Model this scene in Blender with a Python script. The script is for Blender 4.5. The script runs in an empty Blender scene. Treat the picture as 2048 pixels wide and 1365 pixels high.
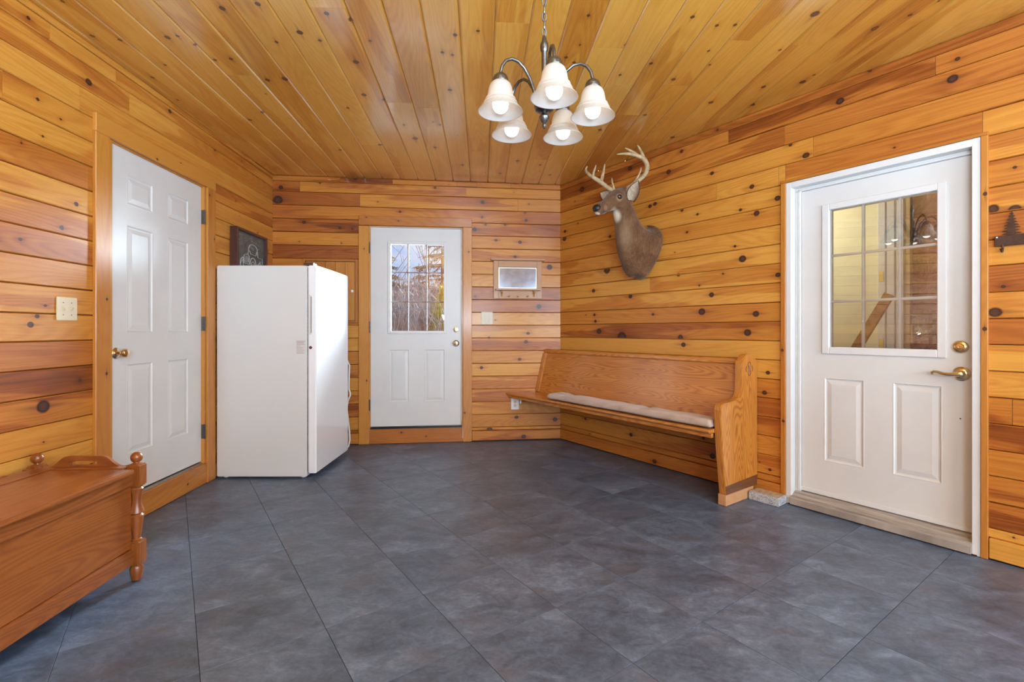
import bpy, bmesh, math, random
from mathutils import Vector, Matrix
R = math.radians
random.seed(7)
S = bpy.context.scene
COL = S.collection

# ------------------------------------------------------------------ camera, world, lights, exposure
cam_d = bpy.data.cameras.new('camera'); cam = bpy.data.objects.new('camera', cam_d); COL.objects.link(cam)
cam.location = (0, 0, 1.125); cam.rotation_euler = (R(90), 0, 0)
cam_d.sensor_width = 36; cam_d.lens = 956 / 2048 * 36; cam_d.shift_y = -21.5 / 2048
cam_d.clip_start = .05; cam_d.clip_end = 300
S.camera = cam
S.view_settings.view_transform = 'Standard'; S.view_settings.look = 'None'
S.view_settings.gamma = 1.0; S.view_settings.use_curve_mapping = False
S.view_settings.exposure = 0.34
S.cycles.max_bounces = 10; S.cycles.diffuse_bounces = 5; S.cycles.glossy_bounces = 4
S.cycles.transmission_bounces = 6; S.cycles.transparent_max_bounces = 12
S.cycles.sample_clamp_indirect = 6

def make_world():
    w = bpy.data.worlds.new('world'); S.world = w; w.use_nodes = True
    nt = w.node_tree; nt.nodes.clear(); N = nt.nodes.new; Lk = nt.links.new
    tc = N('ShaderNodeTexCoord'); sep = N('ShaderNodeSeparateXYZ'); Lk(tc.outputs['Generated'], sep.inputs[0])
    rmp = N('ShaderNodeValToRGB'); Lk(sep.outputs[2], rmp.inputs[0])
    e = rmp.color_ramp.elements; e[0].position = 0.0; e[0].color = (.52, .74, 1, 1); e[1].position = .25; e[1].color = (.20, .44, .92, 1)
    mp = N('ShaderNodeMapping'); mp.inputs['Scale'].default_value = (1, 1, 3.5); Lk(tc.outputs['Generated'], mp.inputs[0])
    no = N('ShaderNodeTexNoise'); no.inputs['Scale'].default_value = 3.2; no.inputs['Detail'].default_value = 6; Lk(mp.outputs[0], no.inputs[0])
    r2 = N('ShaderNodeValToRGB'); Lk(no.outputs[0], r2.inputs[0])
    r2.color_ramp.elements[0].position = .50; r2.color_ramp.elements[1].position = .74
    mx = N('ShaderNodeMix'); mx.data_type = 'RGBA'; Lk(r2.outputs[0], mx.inputs[0]); Lk(rmp.outputs[0], mx.inputs[6]); mx.inputs[7].default_value = (1, 1, 1, 1)
    bg = N('ShaderNodeBackground'); bg.inputs[1].default_value = SKY; Lk(mx.outputs[2], bg.inputs[0])
    o = N('ShaderNodeOutputWorld'); Lk(bg.outputs[0], o.inputs[0])
SKY = 1.0
make_world()

def light(name, kind, loc, rot, power, col=(1, 1, 1), size=(1, 1), angle=0):
    l = bpy.data.lights.new(name, kind); l.energy = power; l.color = col
    if kind == 'AREA': l.shape = 'RECTANGLE'; l.size, l.size_y = size
    if kind == 'SUN': l.angle = angle
    if kind == 'POINT': l.shadow_soft_size = size[0]
    o = bpy.data.objects.new(name, l); COL.objects.link(o); o.location = loc; o.rotation_euler = rot
    return o
def aim(o, d): o.rotation_euler = Vector(d).to_track_quat('-Z', 'Y').to_euler()
# hazy low winter sun standing behind the back door
sun = light('sun', 'SUN', (0, 30, 10), (0, 0, 0), 95.0, (.70, .86, 1.0), angle=R(48)); aim(sun, (-.50, -.78, -.27))
# added fill lamps, just inside the openings of the added windows
for x in (.80, 2.62):
    a = light('window_fill', 'AREA', (x, -1.94, 1.55), (0, 0, 0), 60, (.58, .80, 1.0), (.95, 1.15)); aim(a, (0, 1, .05))
a = light('window_fill', 'AREA', (3.28, -.75, 1.50), (0, 0, 0), 105, (.58, .80, 1.0), (1.25, 1.15)); aim(a, (-1, .35, 0))
# unseen fill lamp behind the camera, added to brighten the ceiling
fl = light('ceiling_fill', 'AREA', (.3, -.7, 1.35), (0, 0, 0), 185, (.64, .83, 1.0), (1.0, 1.0)); aim(fl, (0, .25, 1))
# unseen lamp added to light the neighbouring room, behind the glazed door
light('hall_fill', 'POINT', (1.95, 3.96, 2.2), (0, 0, 0), 25, (1, .94, .82), (.08, 0))

# ------------------------------------------------------------------ helpers
def put(o, label=None, cat=None, group=None, kind=None):
    if label: o['label'] = label
    if cat: o['category'] = cat
    if group: o['group'] = group
    if kind: o['kind'] = kind
    return o
def empty(name, loc=(0, 0, 0), rz=0, label=None, cat=None, group=None, kind=None):
    o = bpy.data.objects.new(name, None); COL.objects.link(o); o.location = loc; o.rotation_euler = (0, 0, rz)
    o.empty_display_size = .05
    return put(o, label, cat, group, kind)

class MB:
    def __init__(s): s.v = []; s.f = []
    def add(s, vs, fs):
        b = len(s.v); s.v += [tuple(p) for p in vs]; s.f += [tuple(b + i for i in q) for q in fs]; return s
    def box(s, x0, x1, y0, y1, z0, z1):
        return s.add([(x0,y0,z0),(x1,y0,z0),(x1,y1,z0),(x0,y1,z0),(x0,y0,z1),(x1,y0,z1),(x1,y1,z1),(x0,y1,z1)],
                     [(0,3,2,1),(4,5,6,7),(0,1,5,4),(1,2,6,5),(2,3,7,6),(3,0,4,7)])
    def prism(s, poly, axis, a, b):
        n = len(poly)
        def P(p, q):
            return (q, p[0], p[1]) if axis == 0 else (p[0], q, p[1]) if axis == 1 else (p[0], p[1], q)
        return s.add([P(p, a) for p in poly] + [P(p, b) for p in poly],
                     [tuple(range(n))[::-1], tuple(range(n, 2 * n))] + [(i, (i + 1) % n, n + (i + 1) % n, n + i) for i in range(n)])
    def lathe(s, prof, c=(0, 0, 0), axis=2, seg=20, cap=True):
        n = len(prof); vs = []
        for r, h in prof:
            for k in range(seg):
                a = 2 * math.pi * k / seg; x, y = r * math.cos(a), r * math.sin(a)
                p = (x, y, h) if axis == 2 else (x, h, y) if axis == 1 else (h, x, y)
                vs.append((p[0] + c[0], p[1] + c[1], p[2] + c[2]))
        fs = [(i * seg + k, i * seg + (k + 1) % seg, (i + 1) * seg + (k + 1) % seg, (i + 1) * seg + k) for i in range(n - 1) for k in range(seg)]
        if cap: fs += [tuple(range(seg))[::-1], tuple(range((n - 1) * seg, n * seg))]
        return s.add(vs, fs)
    def tube(s, pts, rad, seg=8, closed=False):
        pts = [Vector(p) for p in pts]; n = len(pts)
        if not isinstance(rad, (list, tuple)): rad = [rad] * n
        vs = []; up = None
        for i, p in enumerate(pts):
            t = (pts[(i + 1) % n] - pts[i - 1]) if closed else (pts[min(i + 1, n - 1)] - pts[max(i - 1, 0)])
            t.normalize()
            if up is None: up = Vector((0, 0, 1)) if abs(t.z) < .9 else Vector((1, 0, 0))
            a = (up - t * up.dot(t)).normalized(); up = a; b = t.cross(a)
            for k in range(seg):
                an = 2 * math.pi * k / seg; vs.append(p + (a * math.cos(an) + b * math.sin(an)) * rad[i])
        m = n if closed else n - 1
        fs = [(i * seg + k, i * seg + (k + 1) % seg, ((i + 1) % n) * seg + (k + 1) % seg, ((i + 1) % n) * seg + k) for i in range(m) for k in range(seg)]
        if not closed: fs += [tuple(range(seg))[::-1], tuple(range((n - 1) * seg, n * seg))]
        return s.add(vs, fs)
    def sphere(s, c, r, seg=16, rings=10, sc=(1, 1, 1)):
        prof = [(max(1e-4, r * math.sin(math.pi * i / rings)), -r * math.cos(math.pi * i / rings)) for i in range(rings + 1)]
        b = MB().lathe(prof, (0, 0, 0), 2, seg)
        return s.add([(c[0] + p[0] * sc[0], c[1] + p[1] * sc[1], c[2] + p[2] * sc[2]) for p in b.v], b.f)
    def tri(s, M):
        s.v = [tuple(M @ Vector(p)) for p in s.v]; return s
    def build(s, name, mat, parent=None, grain=0, bevel=0, seg=1, smooth=False, loc=None, rot=None, uvoff=(0, 0)):
        bm = bmesh.new(); vv = [bm.verts.new(p) for p in s.v]
        for q in s.f:
            try: bm.faces.new([vv[i] for i in q])
            except ValueError: pass
        bmesh.ops.recalc_face_normals(bm, faces=bm.faces)
        if bevel:
            ed = [e for e in bm.edges if len(e.link_faces) == 2 and e.calc_face_angle(0) > R(40)]
            bmesh.ops.bevel(bm, geom=ed, offset=bevel, segments=seg, affect='EDGES', clamp_overlap=True)
        uv = bm.loops.layers.uv.new('UVMap'); oth = [i for i in range(3) if i != grain]
        for fc in bm.faces:
            n = fc.normal
            if abs(n[grain]) > .8: ua, va = oth
            else: ua = grain; va = oth[0] if abs(n[oth[0]]) <= abs(n[oth[1]]) else oth[1]
            for l in fc.loops: l[uv].uv = (l.vert.co[ua] + uvoff[0], l.vert.co[va] + uvoff[1])
            if smooth: fc.smooth = True
        me = bpy.data.meshes.new(name); bm.to_mesh(me); bm.free()
        if smooth:
            try: me.set_sharp_from_angle(angle=R(38))
            except Exception: pass
        if mat: me.materials.append(mat)
        o = bpy.data.objects.new(name, me); COL.objects.link(o)
        if parent: o.parent = parent
        if loc: o.location = loc
        if rot: o.rotation_euler = rot
        return o
def copy_tree(o, parent=None):
    c = o.copy(); COL.objects.link(c)
    if parent: c.parent = parent
    for ch in list(o.children): copy_tree(ch, c)
    return c

# ------------------------------------------------------------------ materials
class NT:
    def __init__(s, name):
        s.m = bpy.data.materials.new(name); s.m.use_nodes = True; s.t = s.m.node_tree; s.t.nodes.clear()
        s.out = s.t.nodes.new('ShaderNodeOutputMaterial')
    def n(s, typ, ins=None, **props):
        nd = s.t.nodes.new('ShaderNode' + typ)
        for k, v in props.items(): setattr(nd, k, v)
        for k, v in (ins or {}).items(): s.set(nd.inputs[k], v)
        return nd
    def set(s, sock, v):
        if isinstance(v, bpy.types.NodeSocket): s.t.links.new(v, sock)
        elif isinstance(v, (tuple, list)) and len(v) == 3 and sock.type == 'RGBA': sock.default_value = (*v, 1)
        else: sock.default_value = v
    def math(s, op, a, b=0.0, c=None):
        nd = s.n('Math', operation=op); s.set(nd.inputs[0], a); s.set(nd.inputs[1], b)
        if c is not None: s.set(nd.inputs[2], c)
        return nd.outputs[0]
    def step(s, x, a, b):  # smooth 0..1 between a and b
        nd = s.n('MapRange', interpolation_type='SMOOTHSTEP'); s.set(nd.inputs[0], x); s.set(nd.inputs[1], a); s.set(nd.inputs[2], b)
        return nd.outputs[0]
    def comb(s, x, y, z=0.0):
        nd = s.n('CombineXYZ'); s.set(nd.inputs[0], x); s.set(nd.inputs[1], y); s.set(nd.inputs[2], z); return nd.outputs[0]
    def noise(s, vec, scale=5, detail=3, rough=.55, dist=0):
        nd = s.n('TexNoise', {'Scale': scale, 'Detail': detail, 'Roughness': rough, 'Distortion': dist}); s.set(nd.inputs['Vector'], vec); return nd.outputs[0]
    def mix(s, f, a, b, bt='MIX'):
        nd = s.n('Mix', data_type='RGBA', blend_type=bt); s.set(nd.inputs[0], f); s.set(nd.inputs[6], a); s.set(nd.inputs[7], b); return nd.outputs[2]
    def ramp(s, x, *st):
        nd = s.n('ValToRGB'); s.set(nd.inputs[0], x); e = nd.color_ramp.elements
        while len(e) < len(st): e.new(.5)
        for i, (p, c) in enumerate(st): e[i].position = p; e[i].color = (*c, 1) if len(c) == 3 else c
        return nd.outputs[0]
    def bump(s, h, strength=.2, dist=.002):
        nd = s.n('Bump', {'Strength': strength, 'Distance': dist}); s.set(nd.inputs['Height'], h); return nd.outputs[0]
    def pbr(s, col, rough=.5, metal=0.0, bump=None, spec=.5, coat=0, coat_r=.1, sheen=0, sss=0, emit=None, es=0):
        p = s.n('BsdfPrincipled'); s.set(p.inputs['Base Color'], col); s.set(p.inputs['Roughness'], rough); s.set(p.inputs['Metallic'], metal)
        s.set(p.inputs['Specular IOR Level'], spec); s.set(p.inputs['Coat Weight'], coat); s.set(p.inputs['Coat Roughness'], coat_r)
        if sheen: s.set(p.inputs['Sheen Weight'], sheen)
        if bump: s.set(p.inputs['Normal'], bump)
        if emit: s.set(p.inputs['Emission Color'], emit); s.set(p.inputs['Emission Strength'], es)
        s.t.links.new(p.outputs[0], s.out.inputs[0]); return s.m

def pine(name, pal, knots=6, tone=None, rough=.36, coat=.25, knotty=1.0, vein=1.0, spec=.5, coat_ior=1.5, patch=.24, cath=.11, cscale=1.0):
    """pine boards: sapwood/heartwood figure, growth rings, knots read from each board's own properties"""
    t = NT(name)
    uv = t.n('UVMap').outputs[0]; sp = t.n('SeparateXYZ', {0: uv}); u, v = sp.outputs[0], sp.outputs[1]
    rnd = t.n('ObjectInfo').outputs['Random']
    off = t.math('MULTIPLY', rnd, 57.0)
    dmin = None; wv = None
    for k in range(knots):
        at = t.n('Attribute', attribute_type='OBJECT', attribute_name='knot_%d' % (k + 1))
        ks = t.n('SeparateXYZ', {0: at.outputs['Vector']})
        r = t.math('MAXIMUM', t.math('MULTIPLY', ks.outputs[2], .80), 1e-4)
        du = t.math('DIVIDE', t.math('SUBTRACT', u, ks.outputs[0]), t.math('MULTIPLY', r, 1.12))
        dv = t.math('DIVIDE', t.math('SUBTRACT', v, ks.outputs[1]), r)
        d = t.math('SQRT', t.math('ADD', t.math('MULTIPLY', du, du), t.math('MULTIPLY', dv, dv)))
        dt = t.math('SQRT', t.math('ADD', t.math('MULTIPLY', t.math('MULTIPLY', du, .22), t.math('MULTIPLY', du, .22)), t.math('MULTIPLY', t.math('MULTIPLY', dv, 1.8), t.math('MULTIPLY', dv, 1.8))))
        dmin = d if dmin is None else t.math('MINIMUM', dmin, d)
        wv = dt if wv is None else t.math('MINIMUM', wv, dt)
    # broad figure
    n1 = t.noise(t.comb(t.math('ADD', t.math('MULTIPLY', u, .75), off), t.math('MULTIPLY', v, 6.5), off), 1.0, 2, .45, .25)
    gate = t.step(t.math('FRACT', t.math('MULTIPLY', rnd, 13.7)), .20, .5)
    nn = t.noise(t.comb(t.math('MULTIPLY', u, 3.0), t.math('MULTIPLY', v, 30), t.math('ADD', off, 9.0)), 1.0, 3, .6)
    kn = t.math('POWER', 2.718, t.math('MULTIPLY', dmin, -.55)) if dmin else 0.0
    # growth rings bend around the knots
    g = t.math('ADD', t.math('MULTIPLY', t.math('ADD', v, t.math('MULTIPLY', n1, .06)), 1.0), t.math('MULTIPLY', kn, .02))
    rings = t.noise(t.comb(t.math('ADD', t.math('MULTIPLY', u, .9), off), t.math('MULTIPLY', g, 150), off), 1.0, 2, .6)
    fine = t.noise(t.comb(t.math('MULTIPLY', u, 8), t.math('MULTIPLY', v, 420), off), 1.0, 2, .6)
    if tone is None: tn = t.n('Attribute', attribute_type='OBJECT', attribute_name='tone').outputs['Fac']
    else: tn = tone
    hw = t.math('ADD', t.math('MULTIPLY', t.math('MULTIPLY', t.step(n1, .50, .535), gate), patch), t.math('ADD', t.math('MULTIPLY', t.math('SUBTRACT', nn, .5), .20), t.math('MULTIPLY', t.math('SUBTRACT', n1, .5), .35)))
    x = t.math('ADD', t.math('ADD', t.math('MULTIPLY', tn, .82), hw), t.math('MULTIPLY', t.math('SUBTRACT', rings, .5), .36 * vein))
    x = t.math('ADD', x, t.math('MULTIPLY', t.math('SUBTRACT', rnd, .5), .10))
    # cathedral figure: contour lines of a long slow noise
    cn_ = t.noise(t.comb(t.math('ADD', t.math('MULTIPLY', u, .55 * cscale), off), t.math('MULTIPLY', t.math('ADD', v, t.math('MULTIPLY', kn, .012)), 5.0 * cscale), t.math('ADD', off, 3.3)), 1.0, 1, .4, .15)
    cl = t.math('PINGPONG', t.math('MULTIPLY', cn_, 26.0), .5)
    cl = t.math('MULTIPLY', t.step(cl, .0, .42), -1.0)
    x = t.math('ADD', x, t.math('MULTIPLY', t.math('ADD', cl, .65), cath))
    x = t.math('ADD', x, t.math('MULTIPLY', kn, .22))
    col = t.ramp(x, *pal)
    col = t.mix(t.math('MULTIPLY', t.step(fine, .5, .8), .18), col, (.12, .045, .012))
    hgt = rings
    if knots:
        tail = t.math('MULTIPLY', t.math('SUBTRACT', 1.0, t.step(wv, .2, 1.15)), .42 * knotty)
        col = t.mix(tail, col, (.085, .030, .012))
        wob = t.math('ADD', dmin, t.math('MULTIPLY', t.math('SUBTRACT', nn, .5), .5))
        core = t.math('SUBTRACT', 1.0, t.step(wob, .72, 1.12))
        ringc = t.ramp(wob, (0, (.085, .030, .016)), (.5, (.060, .020, .012)), (.72, (.014, .006, .006)), (1.0, (.022, .008, .006)))
        col = t.mix(t.math('MULTIPLY', core, .96 * knotty), col, ringc)
    b = t.bump(t.math('ADD', rings, t.math('MULTIPLY', fine, .5)), .12, .001)
    m_ = t.pbr(col, t.math('ADD', rough, t.math('MULTIPLY', n1, .10)), 0, b, spec, coat, .16)
    for nd in t.t.nodes:
        if nd.type == 'BSDF_PRINCIPLED': nd.inputs['Coat IOR'].default_value = coat_ior
    return m_

def plain(name, col, rough=.5, metal=0, spec=.5, coat=0, coat_r=.1, var=.0, scale=12, bump=0, bscale=60, sheen=0):
    t = NT(name); pos = t.n('TexCoord').outputs['Object']
    n = t.noise(pos, scale, 4, .6); c = tuple(col)
    cc = t.mix(t.math('MULTIPLY', t.step(n, .35, .75), 1.0), c, tuple(x * (1 - var) for x in c))
    b = t.bump(t.noise(pos, bscale, 4, .6), bump, .002) if bump else None
    return t.pbr(cc, rough, metal, b, spec, coat, coat_r, sheen)

PAL = ((0, (.69, .33, .055)), (.28, (.56, .215, .029)), (.55, (.42, .125, .018)), (.80, (.25, .060, .007)), (1.0, (.135, .030, .005)))
PALC = ((0, (.74, .40, .075)), (.35, (.62, .28, .038)), (.65, (.46, .165, .020)), (1.0, (.23, .062, .010)))
m_pine = pine('varnished_pine', PAL, coat=.15, spec=.38)
m_ceil = pine('varnished_ceiling_pine', PALC, rough=.30, coat=1.0, spec=.6, coat_ior=1.8)
m_trim = pine('trim_pine', ((0, (.60, .255, .038)), (.4, (.47, .160, .020)), (.8, (.30, .082, .010)), (1, (.18, .042, .006))), knots=2, rough=.38, vein=.6, patch=.1)
m_chest = pine('stained_chest_wood', ((0, (.34, .108, .017)), (.4, (.25, .068, .011)), (.8, (.15, .036, .007)), (1, (.075, .017, .004))), knots=0, tone=.42, rough=.30, coat=.4, vein=.8, patch=.0, cath=.26, cscale=1.2)
m_oak = pine('golden_oak', ((0, (.62, .26, .045)), (.4, (.50, .175, .026)), (.7, (.31, .092, .014)), (1, (.14, .040, .008))), knots=0, tone=.30, rough=.25, coat=.6, vein=1.2, patch=.0, cath=.42, cscale=1.9)
m_oak_dark = pine('dark_oak_edge', ((0, (.22, .085, .035)), (.5, (.15, .055, .022)), (1, (.07, .025, .012))), knots=0, tone=.3, rough=.4)
m_raw = pine('raw_pine_block', ((0, (.62, .33, .15)), (.5, (.52, .24, .10)), (1, (.34, .14, .05))), knots=0, tone=.3, rough=.55, coat=0)
m_shelfwood = pine('light_brown_shelf_wood', ((0, (.50, .25, .095)), (.5, (.40, .175, .055)), (1, (.22, .085, .03))), knots=0, tone=.3, rough=.4, patch=0)
m_darkwood = pine('dark_walnut_frame', ((0, (.085, .030, .020)), (.5, (.055, .018, .013)), (1, (.03, .01, .008))), knots=0, tone=.3, rough=.4)
m_gap = plain('dark_gap', (.03, .014, .008), .9)
m_white = plain('white_door_paint', (.70, .69, .665), .38, var=.06, scale=3, bump=.03, bscale=90)
m_white2 = plain('white_trim_paint', (.72, .715, .70), .35, var=.03)
m_fridge = plain('white_enamel', (.70, .695, .67), .30, var=.02, scale=2, coat=.3, coat_r=.15, bump=.015, bscale=500)
m_fridge_door = plain('glossy_white_enamel', (.88, .89, .90), .22, var=.0, coat=.6, coat_r=.12)
m_brass = plain('polished_brass', (.86, .72, .46), .20, 1.0, var=.2, scale=60)
m_bronze = plain('aged_bronze', (.17, .165, .16), .32, .9, var=.45, scale=120)
m_steel = plain('dull_steel', (.42, .40, .37), .4, .9, var=.3, scale=60)
m_almond = plain('almond_plastic', (.72, .60, .38), .35, var=.05)
m_ivory = plain('ivory_plastic', (.64, .56, .40), .35, var=.05)
m_wplastic = plain('white_plastic', (.78, .77, .75), .35)
m_black = plain('black_plastic', (.03, .03, .03), .5)
m_brownpl = plain('brown_hinge_cover', (.09, .035, .025), .5)
m_rust = plain('rusty_brown_metal', (.085, .038, .022), .5, .4, var=.4, scale=40)
m_antler = plain('antler', (.52, .37, .20), .55, var=.45, scale=26, bump=.3, bscale=90)
m_eye = plain('dark_glass_eye', (.012, .008, .006), .06, coat=1, coat_r=.02)
m_drywall = plain('yellow_drywall', (.78, .74, .50), .8, var=.05)
m_drywall_shade = plain('shaded_drywall', (.66, .55, .30), .8, var=.08)  # yellow drywall darkened, shade of the return put into its colour
m_wood2 = plain('raw_stud', (.52, .38, .20), .7, var=.15)

def mk_thresh():
    t = NT('weathered_threshold_wood'); pos = t.n('TexCoord').outputs['Object']; sp = t.n('SeparateXYZ', {0: pos})
    n = t.noise(t.comb(t.math('MULTIPLY', sp.outputs[0], 3), t.math('MULTIPLY', sp.outputs[1], 60), 0.0), 1, 4)
    return t.pbr(t.ramp(n, (.25, (.17, .14, .115)), (.5, (.36, .31, .265)), (.75, (.52, .46, .40))), .6)
m_thresh = mk_thresh()
def mk_glass():
    t = NT('window_glass'); tr = t.n('BsdfTransparent', {0: (.97, .98, .97)}); gl = t.n('BsdfGlossy', {0: (1, 1, 1), 'Roughness': .0})
    fr = t.n('Fresnel', {'IOR': 1.52}); f2 = t.math('MINIMUM', t.math('MULTIPLY', fr.outputs[0], 3.0), 1.0)
    m = t.n('MixShader', {0: f2}); t.set(m.inputs[1], tr.outputs[0]); t.set(m.inputs[2], gl.outputs[0]); t.t.links.new(m.outputs[0], t.out.inputs[0]); return t.m
m_glass = mk_glass()
def mk_shade():
    t = NT('frosted_shade_glass'); tl = t.n('BsdfTranslucent', {0: (.72, .61, .47)}); df = t.n('BsdfDiffuse', {0: (.66, .65, .64)})
    m = t.n('MixShader', {0: .45}); t.set(m.inputs[1], tl.outputs[0]); t.set(m.inputs[2], df.outputs[0])
    gl = t.n('BsdfGlossy', {'Roughness': .25}); m2 = t.n('MixShader', {0: .05}); t.set(m2.inputs[1], m.outputs[0]); t.set(m2.inputs[2], gl.outputs[0])
    t.t.links.new(m2.outputs[0], t.out.inputs[0]); return t.m
m_shade = mk_shade()
def mk_emit(name, col, s):
    t = NT(name); e = t.n('Emission', {0: col, 1: s}); t.t.links.new(e.outputs[0], t.out.inputs[0]); return t.m
m_bulb = mk_emit('lit_bulb', (1.0, .93, .84), 3.5)
m_mirror = plain('antique_mirror', (.20, .21, .24), .16, 1.0, var=.25, scale=14)
def mk_slate():
    t = NT('slate_vinyl'); uv = t.n('UVMap').outputs[0]; rnd = t.n('ObjectInfo').outputs['Random']
    sp = t.n('SeparateXYZ', {0: uv}); o = t.math('MULTIPLY', rnd, 40.0)
    # figure of each tile starts somewhere else
    vec = t.comb(t.math('ADD', t.math('MULTIPLY', sp.outputs[0], .8), o), t.math('MULTIPLY', sp.outputs[1], 1.15), o)
    n1 = t.noise(vec, 3.0, 6, .62, .5); n2 = t.noise(vec, 13, 7, .70, .7); n3 = t.noise(vec, 60, 5, .75)
    x = t.math('ADD', t.math('ADD', t.math('MULTIPLY', n1, .42), t.math('MULTIPLY', n2, .42)), t.math('MULTIPLY', n3, .22))
    col = t.ramp(x, (.40, (.042, .060, .096)), (.50, (.076, .108, .170)), (.58, (.116, .162, .250)), (.70, (.21, .29, .43)))
    br = t.noise(t.comb(t.math('MULTIPLY', sp.outputs[0], 4), t.math('MULTIPLY', sp.outputs[1], 6), t.math('ADD', o, 5)), 1, 5, .65)
    col = t.mix(t.math('MULTIPLY', t.step(br, .52, .70), .42), col, (.112, .100, .120))
    b = t.bump(t.math('ADD', n2, t.math('MULTIPLY', n3, .5)), .25, .002)
    return t.pbr(col, t.math('ADD', .33, t.math('MULTIPLY', n2, .14)), 0, b, .55)
m_slate = mk_slate()

# ------------------------------------------------------------------ the room
LB = Vector((-2.3111, 4.6127)); BR = Vector((.5, 4.94))
def frame(w):
    if w == 'L': a = R(92.7); o = LB
    if w == 'B': a = R(6.6); o = LB
    if w == 'R': a = R(35.4 - 90); o = BR
    return o, a
def on(w, u, off=0.0):
    """point u metres along a wall, off metres out into the room"""
    o, a = frame(w); d = Vector((math.cos(a), math.sin(a))); n = Vector((-d.y, d.x))
    p = o + d * u - n * off
    return (p.x, p.y)
def wall_empty(name, w, u=0, z=0, off=0, **k):
    x, y = on(w, u, off); return empty(name, (x, y, z), frame(w)[1], **k)
ZC = 2.627
RE = Vector(on('R', 4.9)); FR = Vector((RE.x, -2.0)); FL = Vector((-2.0, -2.0))
ROOM = [LB, FL, FR, RE, BR]      # counter-clockwise

KNOTS_L=[(-2.118, 2.422, 0.0235), (-2.376, 2.035, 0.007), (-2.194, 1.764, 0.0152), (-2.276, 1.627, 0.0147), (-2.483, 1.531, 0.0112), (-2.435, 1.15, 0.0183), (-2.403, 1.19, 0.0139), (-2.363, 1.241, 0.0094), (-2.373, 0.766, 0.0399), (-2.173, 0.869, 0.0102), (-1.484, 2.56, 0.0164), (-1.408, 2.269, 0.0134), (-1.318, 2.267, 0.0103), (-2.446, 2.544, 0.0114), (-0.97, 2.502, 0.0153)]
KNOTS_B=[(0.077, 2.508, 0.0242), (0.05, 2.386, 0.0532), (0.291, 2.175, 0.0194), (0.776, 2.621, 0.0246), (1.549, 2.554, 0.0175), (2.026, 2.423, 0.0228), (2.02, 2.271, 0.0152), (2.471, 2.252, 0.0179), (2.461, 2.329, 0.0128), (1.945, 2.147, 0.0253), (2.163, 2.041, 0.0178), (2.409, 2.026, 0.023), (2.358, 1.876, 0.0179), (2.056, 2.196, 0.0127), (2.716, 1.774, 0.0361), (2.606, 1.367, 0.0308), (2.492, 1.094, 0.0205), (2.091, 1.049, 0.0152), (2.471, 1.007, 0.0231), (2.404, 0.828, 0.0205), (2.015, 0.745, 0.0203), (2.373, 0.235, 0.023), (2.773, 0.206, 0.0284), (2.097, 0.114, 0.0356), (2.445, 0.039, 0.0282), (2.255, 2.201, 0.0153), (1.205, 2.303, 0.0149), (0.629, 2.13, 0.0147), (0.44, 2.565, 0.0146)]
KNOTS_R=[(0.32, 2.505, 0.0343), (0.922, 2.545, 0.0263), (1.321, 2.406, 0.0242), (1.703, 2.292, 0.0186), (1.442, 2.535, 0.0177), (2.003, 2.118, 0.0208), (2.174, 2.0, 0.0232), (1.137, 2.166, 0.021), (1.188, 2.176, 0.0208), (1.446, 2.069, 0.0157), (1.582, 2.011, 0.0134), (1.921, 1.976, 0.0141), (2.035, 1.928, 0.024), (1.491, 1.889, 0.0117), (1.936, 1.628, 0.0317), (1.881, 1.724, 0.0125), (0.65, 1.679, 0.0461), (1.414, 1.565, 0.0178), (2.177, 1.492, 0.0199), (1.79, 1.536, 0.0091), (0.071, 2.136, 0.0204), (0.064, 2.061, 0.0307), (0.477, 1.501, 0.0238), (0.927, 1.423, 0.0263), (1.699, 1.389, 0.026), (0.49, 1.272, 0.0166), (0.503, 1.21, 0.019), (1.168, 1.258, 0.0146), (1.62, 1.265, 0.0341), (2.031, 1.238, 0.0275), (0.549, 1.116, 0.0329), (0.83, 1.063, 0.0624), (1.432, 1.07, 0.0276), (1.972, 1.108, 0.0314), (1.46, 1.011, 0.0235), (2.112, 0.839, 0.0168), (2.089, 0.702, 0.0203), (2.538, 2.501, 0.027), (3.046, 2.418, 0.0283), (3.065, 2.512, 0.0128), (2.349, 2.233, 0.0253), (2.256, 2.328, 0.013), (3.195, 1.719, 0.0269), (3.269, 1.703, 0.0262), (3.202, 1.213, 0.0317), (0.933, 0.211, 0.0219), (1.193, 0.038, 0.0249), (1.707, 0.19, 0.026), (1.633, 0.31, 0.0151), (0.368, 0.266, 0.0194), (0.687, 1.986, 0.0183), (0.509, 2.062, 0.0189), (1.603, 0.597, 0.0114), (2.125, 0.189, 0.0134), (2.689, 2.622, 0.0144), (3.269, 1.901, 0.0095)]
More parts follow.
